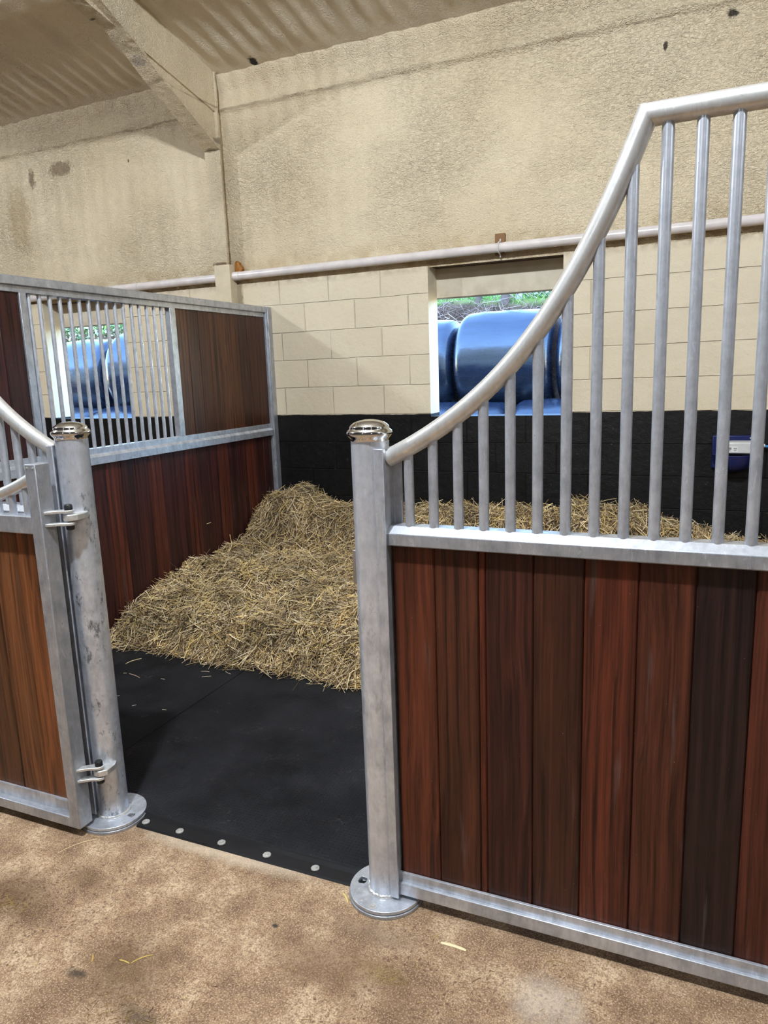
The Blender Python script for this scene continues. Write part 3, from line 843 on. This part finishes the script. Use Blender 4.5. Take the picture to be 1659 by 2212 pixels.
def plate(px, py, R, z0, z1, rot, holes=((0.083, 0.0), (0.083, pi))):
    """disc with round holes, as a polar grid that leaves the holes open"""
    mb = MB(); hr = 0.012
    nr, na = 12, 96
    # solid disc split in sectors; the holes are cut by mapping cells near each hole onto its rim
    rs = [0.0] + [R * k / nr for k in range(1, nr + 1)]
    hp = [(px + d * cos(rot + a), py + d * sin(rot + a)) for d, a in holes]
    def adj(x, y):
        for hx, hy in hp:
            dx, dy = x - hx, y - hy; d = sqrt(dx * dx + dy * dy)
            if d < hr * 2.0 and d > 1e-9:
                d2 = hr + d * 0.5
                return hx + dx / d * d2, hy + dy / d * d2
        return x, y
    top, bot, idx = [], [], {}
    V, F = [], []
    def vid(i, j, up_):
        key = (i, j % na if i else 0, up_)
        if key not in idx:
            a = 2 * pi * key[1] / na
            x, y = px + rs[i] * cos(a), py + rs[i] * sin(a)
            x, y = adj(x, y)
            idx[key] = len(V); V.append((x, y, z1 if up_ else z0))
        return idx[key]
    def inside(i, j):
        r = (rs[i] + rs[i + 1]) / 2; a = 2 * pi * (j + 0.5) / na
        x, y = px + r * cos(a), py + r * sin(a)
        return any((x - hx) ** 2 + (y - hy) ** 2 < (hr * 0.55) ** 2 for hx, hy in hp)
    for i in range(nr):
        for j in range(na):
            if inside(i, j): continue
            if i == 0:
                F.append((vid(0, 0, 1), vid(1, j, 1), vid(1, j + 1, 1))); F.append((vid(0, 0, 0), vid(1, j + 1, 0), vid(1, j, 0)))
            else:
                F.append((vid(i, j, 1), vid(i + 1, j, 1), vid(i + 1, j + 1, 1), vid(i, j + 1, 1)))
                F.append((vid(i, j + 1, 0), vid(i + 1, j + 1, 0), vid(i + 1, j, 0), vid(i, j, 0)))
            if i == nr - 1: F.append((vid(nr, j, 0), vid(nr, j + 1, 0), vid(nr, j + 1, 1), vid(nr, j, 1)))
    # walls of the holes
    cells = {(i, j) for i in range(1, nr) for j in range(na) if inside(i, j)}
    for i, j in cells:
        for (ni, nj, e) in ((i - 1, j, ((i, j), (i, j + 1))), (i + 1, j, ((i + 1, j + 1), (i + 1, j))), (i, j - 1, ((i + 1, j), (i, j))), (i, j + 1, ((i, j + 1), (i + 1, j + 1)))):
            if (ni, nj % na) not in cells:
                (a0, b0), (a1, b1) = e
                F.append((vid(a0, b0, 0), vid(a1, b1, 0), vid(a1, b1, 1), vid(a0, b0, 1)))
    return mb.add(V, F)
postR = gate_post(PRX, 1.821, 'galvanised round post with chrome cap at the middle, beside the tall panel', radians(182), M_GALVP)
postL = gate_post(PLX, 1.828, 'galvanised round post with chrome cap at the left, carrying the door hinges', radians(-1), M_GALVQ)
# bolt head and small screw on the right plate
bt = MB().lathe([(0.013, 0), (0.013, 0.002), (0.0085, 0.0021), (0.0085, 0.008), (0.002, 0.0085)], PRX - 0.003, 1.821 - 0.0985, 0.024, 6); bt.build('bolt', M_GALVT, postR, smooth=0)
MB().lathe([(0.005, 0), (0.0045, 0.003), (0.001, 0.004)], PRX - 0.0455, 1.821 - 0.0905, 0.024, 12).build('screw', M_GALVT, postR)
MB().box(-0.909, -0.8965, 1.81, 1.855, 1.005, 1.105).build('latch_keep', plain('worn_steel', lin(150, 140, 130), 0.45, 0.6), postR, bevel=0.003)

# ================================================================== STALL FRONT PANELS
curve = [(-0.782, 1.372), (-0.764, 1.381), (-0.69, 1.419), (-0.625, 1.457), (-0.562, 1.500), (-0.501, 1.551), (-0.442, 1.609), (-0.385, 1.673), (-0.331, 1.745), (-0.278, 1.828), (-0.229, 1.920), (-0.182, 2.021), (-0.139, 2.125)]
KP = YF / 1.782
curve = [(x * KP, 1.6 + (z - 1.6) * KP) for x, z in curve]
cx_ = np.array([c[0] for c in curve]); cz_ = np.array([c[1] for c in curve])
pf5 = np.polyfit(cx_, cz_, 4)
cz_s = np.polyval(pf5, cx_)
PK = -0.139 * KP
TUBE_Z = 2.137
def rail_z(x):
    return TUBE_Z if x > PK else float(np.polyval(pf5, x))
RAIL = [(1.815, 1.131), (1.788, 1.131), (1.785, 1.134), (1.785, 1.165), (1.809, 1.184), (1.850, 1.184), (1.858, 1.176), (1.858, 1.131)]
def front_panel(label, mirror, x_end, base_x, cols, edges):
    t_ = thing('stall_front_panel', (base_x, YF, 0.0), label, 'stall panel')
    xm = (PRX + PLX) / 2
    def B(mb, name, mat, **k):
        if mirror: mb.mirror_x(xm)
        return mb.build(name, mat, t_, **k)
    # side channel (open towards the boards)
    B(MB().prism([(-0.811, 1.771), (-0.784, 1.771), (-0.784, 1.778), (-0.789, 1.780), (-0.789, 1.850), (-0.764, 1.850), (-0.764, 1.858), (-0.7965, 1.858), (-0.7965, 1.778), (-0.811, 1.777)], 'z', 0.032, 1.400), 'side_channel', M_GALV, bevel=0.0012)
    B(MB().prism(RAIL, 'x', -0.7895, x_end), 'mid_rail', M_GALVR, bevel=0.002)
    B(MB().box(-0.7895, x_end, 1.786, 1.852, 0.036, 0.076), 'bottom_rail', M_GALV, bevel=0.002)
    B(MB().box(-0.7895, x_end, 1.797, 1.806, 0.076, 0.105), 'board_angle', M_GALV, bevel=0.001)
    B(board_panel('x', edges, 1.808, 1.838, 0.082, 1.132, cols), 'board_panel', M_WOOD, smooth=30)
    xs_ = np.linspace(-0.789, PK, 40)
    pts = [(float(x), YF, float(z)) for x, z in zip(xs_, np.polyval(pf5, xs_))]
    pts[-1] = (PK, YF, TUBE_Z)
    pts += [(x_end, YF, TUBE_Z)]
    B(MB().tube(pts, 0.0248, 24), 'handrail', M_GALVT, smooth=40)
    k = 0
    x = -0.730
    while x < x_end - 0.03:
        zt_ = rail_z(x) - 0.008
        B(MB().tube([(x, YF, 1.183), (x, YF, zt_)], 0.0136, 18), 'bar', M_GALV)
        x += 0.0703
    return t_
edR = [-0.783, -0.659, -0.534, -0.515, -0.386, -0.257, -0.127, 0.003, 0.131, 0.26, 0.39, 0.52, 0.65, 0.77, 0.89]
clR = [tint(REDS[0]), tint((74, 42, 29)), tint((92, 46, 31)), tint(REDS[2]), tint(REDS[3], 0.9), tint(REDS[4]), tint(REDS[5]), tint(REDS[6]), tint(REDS[7]), tint(REDS[0]), tint(REDS[1]), tint(REDS[4]), tint(REDS[2]), tint(REDS[3])]
front_panel('hardwood and galvanised stall panel with bars, right of the doorway', False, 0.89, PRX + 0.06, clR, edR)
edL = [-0.783 + 0.129 * k for k in range(10)]; edL.append(0.506)
front_panel('hardwood and galvanised stall panel with bars behind the open door', True, 0.506, PLX - 0.06, [tint(random.choice(REDS)) for _ in edL], edL)

# ================================================================== STALL DOOR (swung fully open)
DX1, DX0 = -1.977, -2.95
DY0, DY1 = 1.677, 1.737
dr = thing('stall_door', (DX1, DY1, 0.035), 'open stall door of orange brown boards in a galvanised frame, at far left', 'door')
for x0, x1 in ((DX1 - 0.047, DX1), (DX0, DX0 + 0.047)):
    MB().box(x0, x1, DY0, DY1, 0.035, 1.350).build('stile', M_GALVD, dr, bevel=0.003)
for dx in (-0.036, -0.009):
    MB().tube([(DX1 + dx, DY0 - 0.002, 1.338), (DX1 + dx, DY0 + 0.001, 1.338)], 0.0035, 10).build('rivet', M_GALVT, dr)
MB().box(DX0 + 0.044, DX1 - 0.044, DY0, DY1, 1.115, 1.176).build('mid_rail', M_GALVD, dr, bevel=0.004)
MB().box(DX0 + 0.044, DX1 - 0.044, DY0, DY1, 0.035, 0.074).build('bottom_rail', M_GALVD, dr, bevel=0.003)
MB().box(DX0 + 0.044, DX1 - 0.044, DY0 + 0.024, DY0 + 0.032, 0.074, 0.122).build('board_angle', M_GALV, dr)
MB().box(DX1 - 0.13, DX1 - 0.072, DY0 + 0.021, DY0 + 0.0238, 0.084, 0.119).build('maker_plate', M_GALVD, dr)
DOORC = [(132, 86, 52), (116, 74, 46), (108, 68, 42), (124, 78, 47), (98, 64, 40), (118, 76, 46), (138, 86, 50)]
ed = [DX0 + 0.044 + (0.973 - 0.088) / 7 * k for k in range(8)]
board_panel('x', ed, DY0 + 0.033, DY0 + 0.056, 0.074, 1.115, [tint(c, 0.8) for c in DOORC]).build('board_panel', M_WOODD, dr, smooth=30)
xm = (DX0 + DX1) / 2
half = (DX1 - DX0) / 2 - 0.03
dz = lambda x: 1.200 + 0.110 * ((x - xm) / half) ** 2
pts = [(x, (DY0 + DY1) / 2, dz(x)) for x in np.linspace(DX0 + 0.03, DX1 - 0.03, 30)]
MB().tube(pts, 0.021, 20).build('top_tube', M_GALVT, dr, smooth=40)
x = DX1 - 0.090
while x > DX0 + 0.06:
    MB().tube([(x, (DY0 + DY1) / 2, 1.175), (x, (DY0 + DY1) / 2, dz(x) - 0.006)], 0.0125, 16).build('bar', M_GALV, dr)
    x -= 0.0688
PIN = (-1.924, 1.745)
for hz in (1.165, 0.235):
    # two curved straps welded to the door, holding the pin
    for s_ in (0.021, -0.021):
        mb = MB()
        out = [(DX1 - 0.001, 1.690), (DX1 + 0.014, 1.700), (DX1 + 0.034, 1.716), (PIN[0] + 0.012, PIN[1] - 0.015), (PIN[0] + 0.019, PIN[1]), (PIN[0] + 0.012, PIN[1] + 0.014), (PIN[0] - 0.006, PIN[1] + 0.017), (DX1 + 0.020, 1.740), (DX1 + 0.008, 1.730), (DX1 - 0.001, 1.722)]
        mb.prism(out, 'z', hz + s_ - 0.005, hz + s_ + 0.005)
        mb.build('hinge_strap', M_GALVT, dr, bevel=0.002)
    # lug welded on the post
    mb = MB()
    out = [(PIN[0] - 0.016, PIN[1] - 0.014), (PIN[0] + 0.010, PIN[1] - 0.017), (PIN[0] + 0.030, PIN[1] + 0.008), (PIN[0] + 0.026, PIN[1] + 0.048), (PLX + 0.052, PIN[1] + 0.072), (PLX - 0.005, PIN[1] + 0.031), (PIN[0] - 0.018, PIN[1] + 0.012)]
    mb.prism(out, 'z', hz - 0.011, hz + 0.011)
    mb.build('hinge_lug', M_GALVT, postL, bevel=0.003)
    for s_, h_ in ((1, 0.018), (-1, 0.016)):
        z_ = hz + s_ * 0.026
        MB().lathe([(0.0135, 0), (0.0135, h_ * 0.8), (0.011, h_), (0.001, h_)] if s_ > 0 else [(0.011, -h_), (0.0135, -h_ * 0.8), (0.0135, 0), (0.001, 0)], PIN[0], PIN[1], z_, 20).build('pin_cap', M_BLACKPL, dr)

# ================================================================== PARTITION
pt = thing('partition', (XP, 5.2, 0), 'long hardwood partition with a barred grille running back to the wall', 'partition')
Y0, Y1 = 1.80, 5.27
# top rail: box with a lower lip
MB().prism([(XP - 0.066, 2.085), (XP - 0.006, 2.085), (XP - 0.006, 2.118), (XP + 0.010, 2.122), (XP + 0.010, 2.160), (XP + 0.002, 2.168), (XP - 0.066, 2.168)], 'y', Y0, 5.215).build('top_rail', M_GALVD, pt, bevel=0.002)
MB().prism([(XP - 0.060, 1.124), (XP + 0.014, 1.124), (XP + 0.014, 1.168), (XP - 0.002, 1.184), (XP - 0.008, 1.184), (XP - 0.008, 1.220), (XP - 0.060, 1.220)], 'y', Y0, 5.215).build('mid_rail', M_GALV, pt, bevel=0.002)
MB().box(XP - 0.062, XP - 0.004, Y0, 5.215, 0.02, 0.075).build('bottom_rail', M_GALV, pt, bevel=0.002)
MB().prism([(XP - 0.066, 5.215), (XP + 0.004, 5.215), (XP + 0.004, 5.228), (XP + 0.020, 5.228), (XP + 0.020, 5.288), (XP - 0.066, 5.288)], 'z', 0.0, 2.168).build('end_post', M_GALVD, pt, bevel=0.002)
MB().box(XP - 0.066, XP + 0.004, Y0 - 0.012, Y0 + 0.04, 0.0, 2.168).build('end_post', M_GALVD, pt, bevel=0.002)
for a, b in ((2.862, 2.905), (4.052, 4.108)):
    MB().box(XP - 0.05, XP - 0.006, a, b, 1.218, 2.088).build('grille_stile', M_GALVD, pt, bevel=0.002)
for k in range(16):
    y = 2.937 + 0.0703 * k
    MB().tube([(XP - 0.030, y, 1.216), (XP - 0.030, y, 2.088)], 0.0112, 16).build('bar', M_GALV, pt)
PCOL = [(82, 42, 32), (68, 34, 28), (60, 31, 29), (88, 46, 32), (74, 38, 30), (56, 31, 29), (80, 41, 31), (64, 34, 28)]
UPC = [(78, 48, 32), (64, 38, 27), (84, 54, 38), (58, 36, 28), (72, 45, 31)]
def spaced(a, b, w):
    n_ = round((b - a) / w); return [a + (b - a) * k / n_ for k in range(n_ + 1)]
e1 = spaced(Y0 + 0.04, 5.216, 0.127)
board_panel('y', e1, XP - 0.014, XP - 0.046, 0.07, 1.13, [tint(PCOL[(k * 5 + k // 3) % 8]) for k in range(len(e1))]).build('lower_boards', M_WOODP, pt, smooth=30)
e2 = spaced(4.108, 5.216, 0.127)
board_panel('y', e2, XP - 0.014, XP - 0.046, 1.215, 2.09, [tint(UPC[(k * 3) % 5]) for k in range(len(e2))]).build('upper_boards', M_WOODP, pt, smooth=30)
e3 = spaced(Y0 + 0.04, 2.862, 0.127)
board_panel('y', e3, XP - 0.014, XP - 0.046, 1.215, 2.09, [tint(PCOL[(k * 3) % 8], 0.85) for k in range(len(e3))]).build('upper_boards', M_WOODP, pt, smooth=30)

# ================================================================== MATS
def rubber_mat(x0, x1, y0, y1, label):
    o = MB().box(x0, x1, y0, y1, 0.0, 0.0165).build('rubber_mat', M_MAT, bevel=0.003)
    tag(o, label, 'rubber mat', 'black rubber stable mats')
rubber_mat(-2.2585, -0.80, 1.872, 3.140, 'black ribbed rubber mat filling the doorway between the posts')
rubber_mat(-3.318, -2.2615, 1.85, 3.140, 'black rubber mat along the partition behind the left post')
rubber_mat(-3.318, -2.2615, 3.143, 4.6, 'black rubber mat whose edge shows at the straw by the partition')
rubber_mat(-2.2585, -0.80, 3.143, 4.6, 'black rubber mat mostly under the straw, beyond the doorway mat')
ts = thing('threshold_strip', (-1.38, 1.84, 0), 'black rubber strip bolted across the doorway floor', 'threshold')
MB().prism([(1.802, 0.0), (1.808, 0.006), (1.846, 0.012), (1.856, 0.022), (1.866, 0.022), (1.871, 0.012), (1.871, 0.0)], 'x', -1.84, -0.915).build('rubber_strip', M_RUBBER, ts, bevel=0.001)
for x in (-1.815, -1.660, -1.478, -1.292, -1.105):
    mb = MB()
    mb.lathe([(0.015, 0.0), (0.014, 0.0025), (0.008, 0.003), (0.0078, 0.007), (0.001, 0.008)], x, 1.829, 0.0095, 9)
    mb.build('bolt', M_GALVT, ts, smooth=0)

# ================================================================== STRAW
ex = [-3.4, -3.263, -3.013, -2.62, -2.282, -2.025, -1.773, -1.563, -1.2, 0.7]
ey = [3.10, 3.150, 3.225, 3.195, 3.175, 3.185, 3.155, 3.160, 3.18, 3.2]
bx = [-3.4, -3.2, -3.0, -2.8, -2.5, -2.0, -1.69, -1.27, -0.84, -0.31, -0.03, 0.25, 0.45, 0.7]
bz = [0.50, 0.56, 0.60, 0.54, 0.55, 0.55, 0.60, 0.595, 0.61, 0.565, 0.535, 0.46, 0.42, 0.40]
def straw_h(x, y):
    ye = np.interp(x, ex, ey) + vnoise(x * 5, x * 0, 60) * 0.07
    d = np.maximum(y - ye, 0)
    h = (0.23 + 0.05 * vnoise(x * 1.7, y * 1.7, 61)) * (1 - np.exp(-d / 0.20)) + 0.03 * d * np.exp(-d)
    h = h + 0.07 * np.exp(-((x + 3.2) / 0.35) ** 2) * sstep(0.15, 0.6, d)
    bt = np.interp(x, bx, bz) - 0.25
    y0 = 4.66 + vnoise(x * 2.2, x * 0 + 3, 62) * 0.22
    h = h + bt * sstep(0.0, 0.36, y - y0) * (1 + 0.25 * vnoise(x * 3, y * 3, 63))
    h = h + vnoise(x * 5, y * 5, 64) * 0.10 * sstep(0, 0.25, d) + vnoise(x * 15, y * 15, 65) * 0.028 * sstep(0, 0.2, d)
    return h, d
gx5 = np.linspace(-3.318, 0.66, 200); gy5 = np.linspace(3.10, 5.285, 120)
X, Y = np.meshgrid(gx5, gy5, indexing='ij')
H, D = straw_h(X, Y)
bv = np.stack([X, Y, np.where(D > 0.02, H - 0.012, -0.03)], -1).reshape(-1, 3)
bq = grid_quads(200, 120)
bc = np.tile(np.array(lin(112, 92, 58)), (len(bv), 1)); bc[:, :3] *= (0.75 + 0.6 * (vnoise(X.ravel() * 40, Y.ravel() * 40, 66) + 0.5))[:, None]
N = 95000
px_ = RNG.uniform(-3.31, 0.55, N * 2); py_ = 3.10 + 2.17 * RNG.uniform(0, 1, N * 2) ** 1.12
h_, d_ = straw_h(px_, py_)
keep = (d_ > 0.0) & ~((px_ > -0.7) & (py_ < 4.3)); px_, py_, h_, d_ = px_[keep][:N], py_[keep][:N], h_[keep][:N], d_[keep][:N]
# strays just over the front edge
ne = 1500
qx = RNG.uniform(-3.31, -1.35, ne); qy = np.interp(qx, ex, ey) - np.abs(RNG.normal(0, 0.035, ne)) + 0.02
px_ = np.concatenate([px_, qx]); py_ = np.concatenate([py_, qy])
h_, d_ = straw_h(px_, py_)
n = len(px_)
e = 0.02
hx = (straw_h(px_ + e, py_)[0] - straw_h(px_ - e, py_)[0]) / (2 * e); hy = (straw_h(px_, py_ + e)[0] - straw_h(px_, py_ - e)[0]) / (2 * e)
hx = np.clip(hx, -2.2, 2.2); hy = np.clip(hy, -2.2, 2.2)
a = RNG.uniform(0, 2 * pi, n)
T = np.stack([np.cos(a), np.sin(a), (hx * np.cos(a) + hy * np.sin(a)) * 0.85 + RNG.normal(0, 0.36, n) * np.minimum(1, d_ / 0.05 + 0.1)], 1)
T /= np.linalg.norm(T, axis=1, keepdims=True)
L = np.clip(RNG.lognormal(-2.72, 0.55, n), 0.02, 0.24)
lift = RNG.exponential(0.008, n) + np.where(d_ < 0.01, 0.019, 0.0)
P = np.stack([px_, py_, np.where(d_ < 0.01, 0.0, h_) + lift], 1)
# keep stalks clear of the partition and the wall
over = np.abs(T[:, 0]) * L * 0.5; P[:, 0] = np.maximum(P[:, 0], XP + 0.004 + over)
over = np.abs(T[:, 1]) * L * 0.5; P[:, 1] = np.minimum(P[:, 1], 5.285 - over)
# spikes that stand out of the bank and of the edge along the partition
spk = RNG.choice(n, 700, replace=False)
bankish = (py_[spk] > 4.85) | (px_[spk] < -3.1)
spk = spk[bankish]
T[spk] = rand_dirs(len(spk), 0.1) * 0.6 + np.array([0, -0.15, 1.0]) * RNG.uniform(0.3, 1.1, (len(spk), 1))
T[spk] /= np.linalg.norm(T[spk], axis=1, keepdims=True)
L[spk] = RNG.uniform(0.06, 0.15, len(spk)); P[spk, 2] += 0.02
over = np.abs(T[:, 0]) * L * 0.5; P[:, 0] = np.maximum(P[:, 0], XP + 0.004 + over)
over = np.abs(T[:, 1]) * L * 0.5; P[:, 1] = np.minimum(P[:, 1], 5.285 - over)
P[:, 2] = np.maximum(P[:, 2], 0.019 + np.abs(T[:, 2]) * L * 0.5)
SC = [lin(206, 186, 144), lin(178, 156, 114), lin(232, 216, 178), lin(150, 128, 92), lin(118, 98, 69), lin(196, 172, 114), lin(166, 148, 122), lin(92, 75, 53), lin(72, 57, 41), lin(218, 202, 164)]
SB = [lin(236, 222, 186), lin(222, 202, 150), lin(214, 190, 124)]
WD = RNG.uniform(0.0022, 0.0056, n); SCOL = palette(n, SC, 0.22)
big_ = RNG.uniform(0, 1, n) < 0.07
L = np.where(big_ & (d_ > 0.1), RNG.uniform(0.07, 0.19, n), L); WD = np.where(big_, RNG.uniform(0.0045, 0.0075, n), WD)
SCOL[big_] = palette(int(big_.sum()), SB, 0.1); P[:, 2] += np.where(big_, 0.010, 0.0)
SCOL[:, :3] *= np.array([1.0, 0.955, 0.93])
SCOL[:, :3] *= (0.62 + 0.85 * np.clip(vnoise(px_ * 9, py_ * 9, 67) + vnoise(px_ * 27, py_ * 27, 68) * 0.7 + 0.5, 0, 1))[:, None]
sb = strands('straw_bedding', P, T, L, WD, RNG.normal(0, 0.06, n) * (L / 0.12), SCOL, M_STRAW, base=(bv, bq, bc), clip=(XP + 0.003, 5.287))
tag(sb, 'deep golden straw bed banked up against the black wall', 'straw', kind='stuff')

def stalk(x, y, z, ln, ang, w, col, label, group=None, bend=0.1, name='straw_stalk', h=None):
    h = h or w * 0.5
    k = 7; L_, R_ = [], []
    V = []
    for i in range(k):
        s_ = i / (k - 1) - 0.5
        c = Vector((x + cos(ang) * ln * s_ - sin(ang) * ln * bend * (0.25 - s_ * s_) * 2, y + sin(ang) * ln * s_ + cos(ang) * ln * bend * (0.25 - s_ * s_) * 2, z))
        nn = Vector((-sin(ang), cos(ang), 0)); ww = w * (0.5 if 0 < i < k - 1 else 0.3)
        V += [c + nn * ww, c - nn * ww, c + Vector((0, 0, h))]
    F = []
    for i in range(k - 1):
        a_ = i * 3
        F += [(a_, a_ + 1, a_ + 4, a_ + 3), (a_ + 1, a_ + 2, a_ + 5, a_ + 4), (a_ + 2, a_, a_ + 3, a_ + 5)]
    F += [(0, 2, 1), (k * 3 - 3, k * 3 - 2, k * 3 - 1)]
    o = MB().add(V, F, col).build(name, M_STRAW, smooth=60)
    tag(o, label, 'straw', group)
pale = lin(214, 196, 150); pale2 = lin(196, 184, 160)
GM = 'loose straw bits on the black mats'
for x, y, ln, an in [(-2.878, 2.863, 0.02, 0.3), (-2.618, 2.868, 0.025, 0.1), (-2.538, 2.562, 0.02, 1.0), (-2.36, 2.575, 0.025, 0.15), (-2.696, 2.62, 0.014, 0.7), (-2.41, 2.975, 0.05, 0.6), (-2.33, 3.06, 0.06, 2.7), (-2.46, 3.03, 0.05, 0.2)]:
    stalk(x, y, 0.0175, ln, an, 0.004, pale2, 'tiny pale straw bit lying loose on the black mat', GM)
stalk(-2.955, 3.015, 0.0175, 0.10, 1.25, 0.005, pale, 'curved pale stalk on the mat just right of the left post', bend=0.25)
stalk(-2.80, 2.852, 0.0175, 0.10, -0.25, 0.005, lin(190, 158, 140), 'thin pinkish stalk lying on the mat right of the left post')
stalk(-0.582, 1.688, 0.001, 0.075, -0.02, 0.010, lin(226, 210, 164), 'broad flattened pale straw on the concrete below the right panel', bend=0.08, h=0.003)
stalk(-0.640, 1.704, 0.001, 0.028, 1.2, 0.004, lin(176, 146, 92), 'short upright-lying straw touching the broad flattened one')
stalk(-0.955, 1.752, 0.001, 0.045, -0.75, 0.006, lin(222, 200, 126), 'yellow straw beside the base plate of the middle post')
stalk(-0.681, 1.792, 0.001, 0.035, 1.25, 0.003, lin(150, 118, 74), 'thin brown straw under the edge of the right panel')
stalk(-0.49, 1.60, 0.001, 0.03, 0.9, 0.003, lin(120, 92, 64), 'thin dark straw on the concrete below the broad flattened one')
stalk(-0.30, 1.735, 0.001, 0.06, 0.15, 0.003, lin(150, 124, 84), 'thin forked stalk on the concrete below the long bottom rail', bend=0.3)
stalk(-1.956, 1.640, 0.001, 0.13, 1.0, 0.003, lin(206, 186, 140), 'long bent stalk from the left base plate onto the concrete', bend=0.2)
stalk(-1.385, 1.325, 0.001, 0.06, 0.9, 0.004, lin(196, 168, 88), 'yellow stalk on the dark damp patch of concrete', bend=0.2)
stalk(-1.425, 1.300, 0.001, 0.035, 0.0, 0.004, lin(206, 178, 96), 'short yellow stalk at the lower edge of the dark damp patch')
stalk(-1.52, 1.275, 0.001, 0.03, -0.9, 0.005, lin(196, 160, 88), 'pale tan chip left of the dark damp patch')
stalk(-3.328, 4.285, 0.553, 0.05, 1.57, 0.006, pale, 'pale straw stuck on the red boards of the partition')
n = 260
cx = RNG.normal(-0.715, 0.03, n); cy = RNG.normal(1.525, 0.016, n)
ch = strands('straw_chaff', np.stack([cx, cy, np.full(n, 0.0015)], 1), rand_dirs(n, 0.0), RNG.uniform(0.003, 0.010, n), RNG.uniform(0.0006, 0.0013, n), RNG.normal(0, 0.002, n), palette(n, [lin(186, 160, 108), lin(160, 132, 90)]), M_STRAW)
tag(ch, 'scatter of yellow chaff on the concrete in front of the middle post', 'chaff', kind='stuff')
n = 700
cx = np.concatenate([RNG.normal(-1.93, 0.05, 150), RNG.normal(-1.27, 0.10, 150), RNG.uniform(-2.2, 0.1, 400)]); cy = np.concatenate([RNG.normal(1.34, 0.025, 150), RNG.normal(1.17, 0.03, 150), RNG.uniform(1.1, 1.74, 400)])
ch = strands('straw_chaff', np.stack([cx, cy, np.full(n, 0.0015)], 1), rand_dirs(n, 0.0), RNG.uniform(0.004, 0.022, n), RNG.uniform(0.0007, 0.0014, n), RNG.normal(0, 0.003, n), palette(n, [lin(186, 156, 84), lin(150, 118, 74), lin(110, 82, 56)]), M_STRAW)
tag(ch, 'thin scatter of chaff over the open concrete in the foreground', 'chaff', kind='stuff')

# ================================================================== WATER BOWL
wb = thing('water_bowl', (0.19, 5.28, 0.9), 'navy blue drinking bowl with pale valve cover on the black wall', 'drinker')
MB().box(0.062, 0.315, 5.255, 5.289, 0.905, 1.122).build('back_plate', M_BLUE, wb, bevel=0.006)
cv = MB().prism([(5.255, 1.090), (5.175, 1.086), (5.165, 1.078), (5.165, 1.018), (5.175, 1.010), (5.255, 1.005)], 'x', 0.095, 0.300).build('valve_cover', M_WHITEPL, wb, bevel=0.003)
rows = [(0.0, 0.885), (0.05, 0.889), (0.085, 0.91), (0.105, 0.95), (0.112, 1.0), (0.104, 1.002), (0.09, 0.95), (0.02, 0.90)]
V, F = [], []
na = 24
for r, z in rows:
    for j in range(na + 1):
        a = pi + pi * j / na
        V.append((0.188 + r * 1.12 * cos(a), 5.262 + r * 1.25 * sin(a), z))
for i in range(len(rows) - 1):
    for j in range(na):
        F.append((i * (na + 1) + j, i * (na + 1) + j + 1, (i + 1) * (na + 1) + j + 1, (i + 1) * (na + 1) + j))
MB().add(V, F).build('bowl', M_BLUE, wb, smooth=50)
MB().tube([(0.288, 5.25, 1.106), (0.288, 5.257, 1.106)], 0.006, 12).build('screw', M_GALVT, wb)
st = MB().box(0.150, 0.212, 5.1642, 5.1655, 1.022, 1.060).build('sticker', M_STICKER, cv)
mb = MB()
for k in range(8):
    mb.box(0.156 + k * 0.0026, 0.156 + k * 0.0026 + (0.0015 if k % 3 else 0.001), 5.1636, 5.1642, 1.038, 1.053)
mb.box(0.158, 0.170, 5.1636, 5.1642, 1.031, 1.0335)
for k in range(16):
    a0, a1 = 2 * pi * k / 16, 2 * pi * (k + 1) / 16
    mb.add([(0.197 + 0.0095 * cos(a0), 5.1638, 1.046 + 0.0045 * sin(a0)), (0.197 + 0.0095 * cos(a1), 5.1638, 1.046 + 0.0045 * sin(a1)), (0.197 + 0.0055 * cos(a1), 5.1638, 1.0465 + 0.002 * sin(a1)), (0.197 + 0.0055 * cos(a0), 5.1638, 1.0465 + 0.002 * sin(a0))], [(0, 1, 2, 3)])
mb.box(0.188, 0.206, 5.1636, 5.1642, 1.0345, 1.0365); mb.box(0.192, 0.202, 5.1636, 5.1642, 1.029, 1.0305)
mb.build('print', M_INK, cv, smooth=0)
MB().tube([(0.315, 5.245, 1.058), (0.372, 5.245, 1.058)], 0.011, 14).build('inlet_nut', M_WHITEPL, wb)
MB().tube([(0.372, 5.245, 1.054), (0.420, 5.245, 1.050)], 0.009, 14).build('hose_tail', M_CYAN, wb)

# ================================================================== BARN LAMPS AND ADDED FILL
for (x, y, z), pw in LAMPS:
    where = 'over the middle of the aisle' if abs(x) < 2.3 else ('over the left end of the aisle' if x < 0 else 'over the right end of the aisle')
    row = 'from the ridge ' if y > 0 else 'as added fill '  # the second row is added to brighten the camera-facing sides
    t_ = thing('hanging_lamp', (x, y, z + 0.12), 'white LED lamp hanging ' + row + where, 'lamp')
    MB().lathe([(0.02, 0.36), (0.02, 0.13), (0.05, 0.12), (0.16, 0.10), (0.165, 0.085), (0.02, 0.085)], x, y, z + 0.03, 28).build('lamp_housing', M_WHITEPL, t_)
    MB().lathe([(0.15, 0.112), (0.15, 0.105), (0.005, 0.105)], x, y, z, 28).build('lamp_diffuser', M_LED, t_)
    ld = bpy.data.lights.new('lamp_light', 'POINT')
    ld.energy = pw; ld.shadow_soft_size = LAMP_RADIUS; ld.color = LAMP_COLOUR
    lo = bpy.data.objects.new('lamp_light', ld)
    lo.location = (x, y, z - 0.02)
    COL.objects.link(lo)
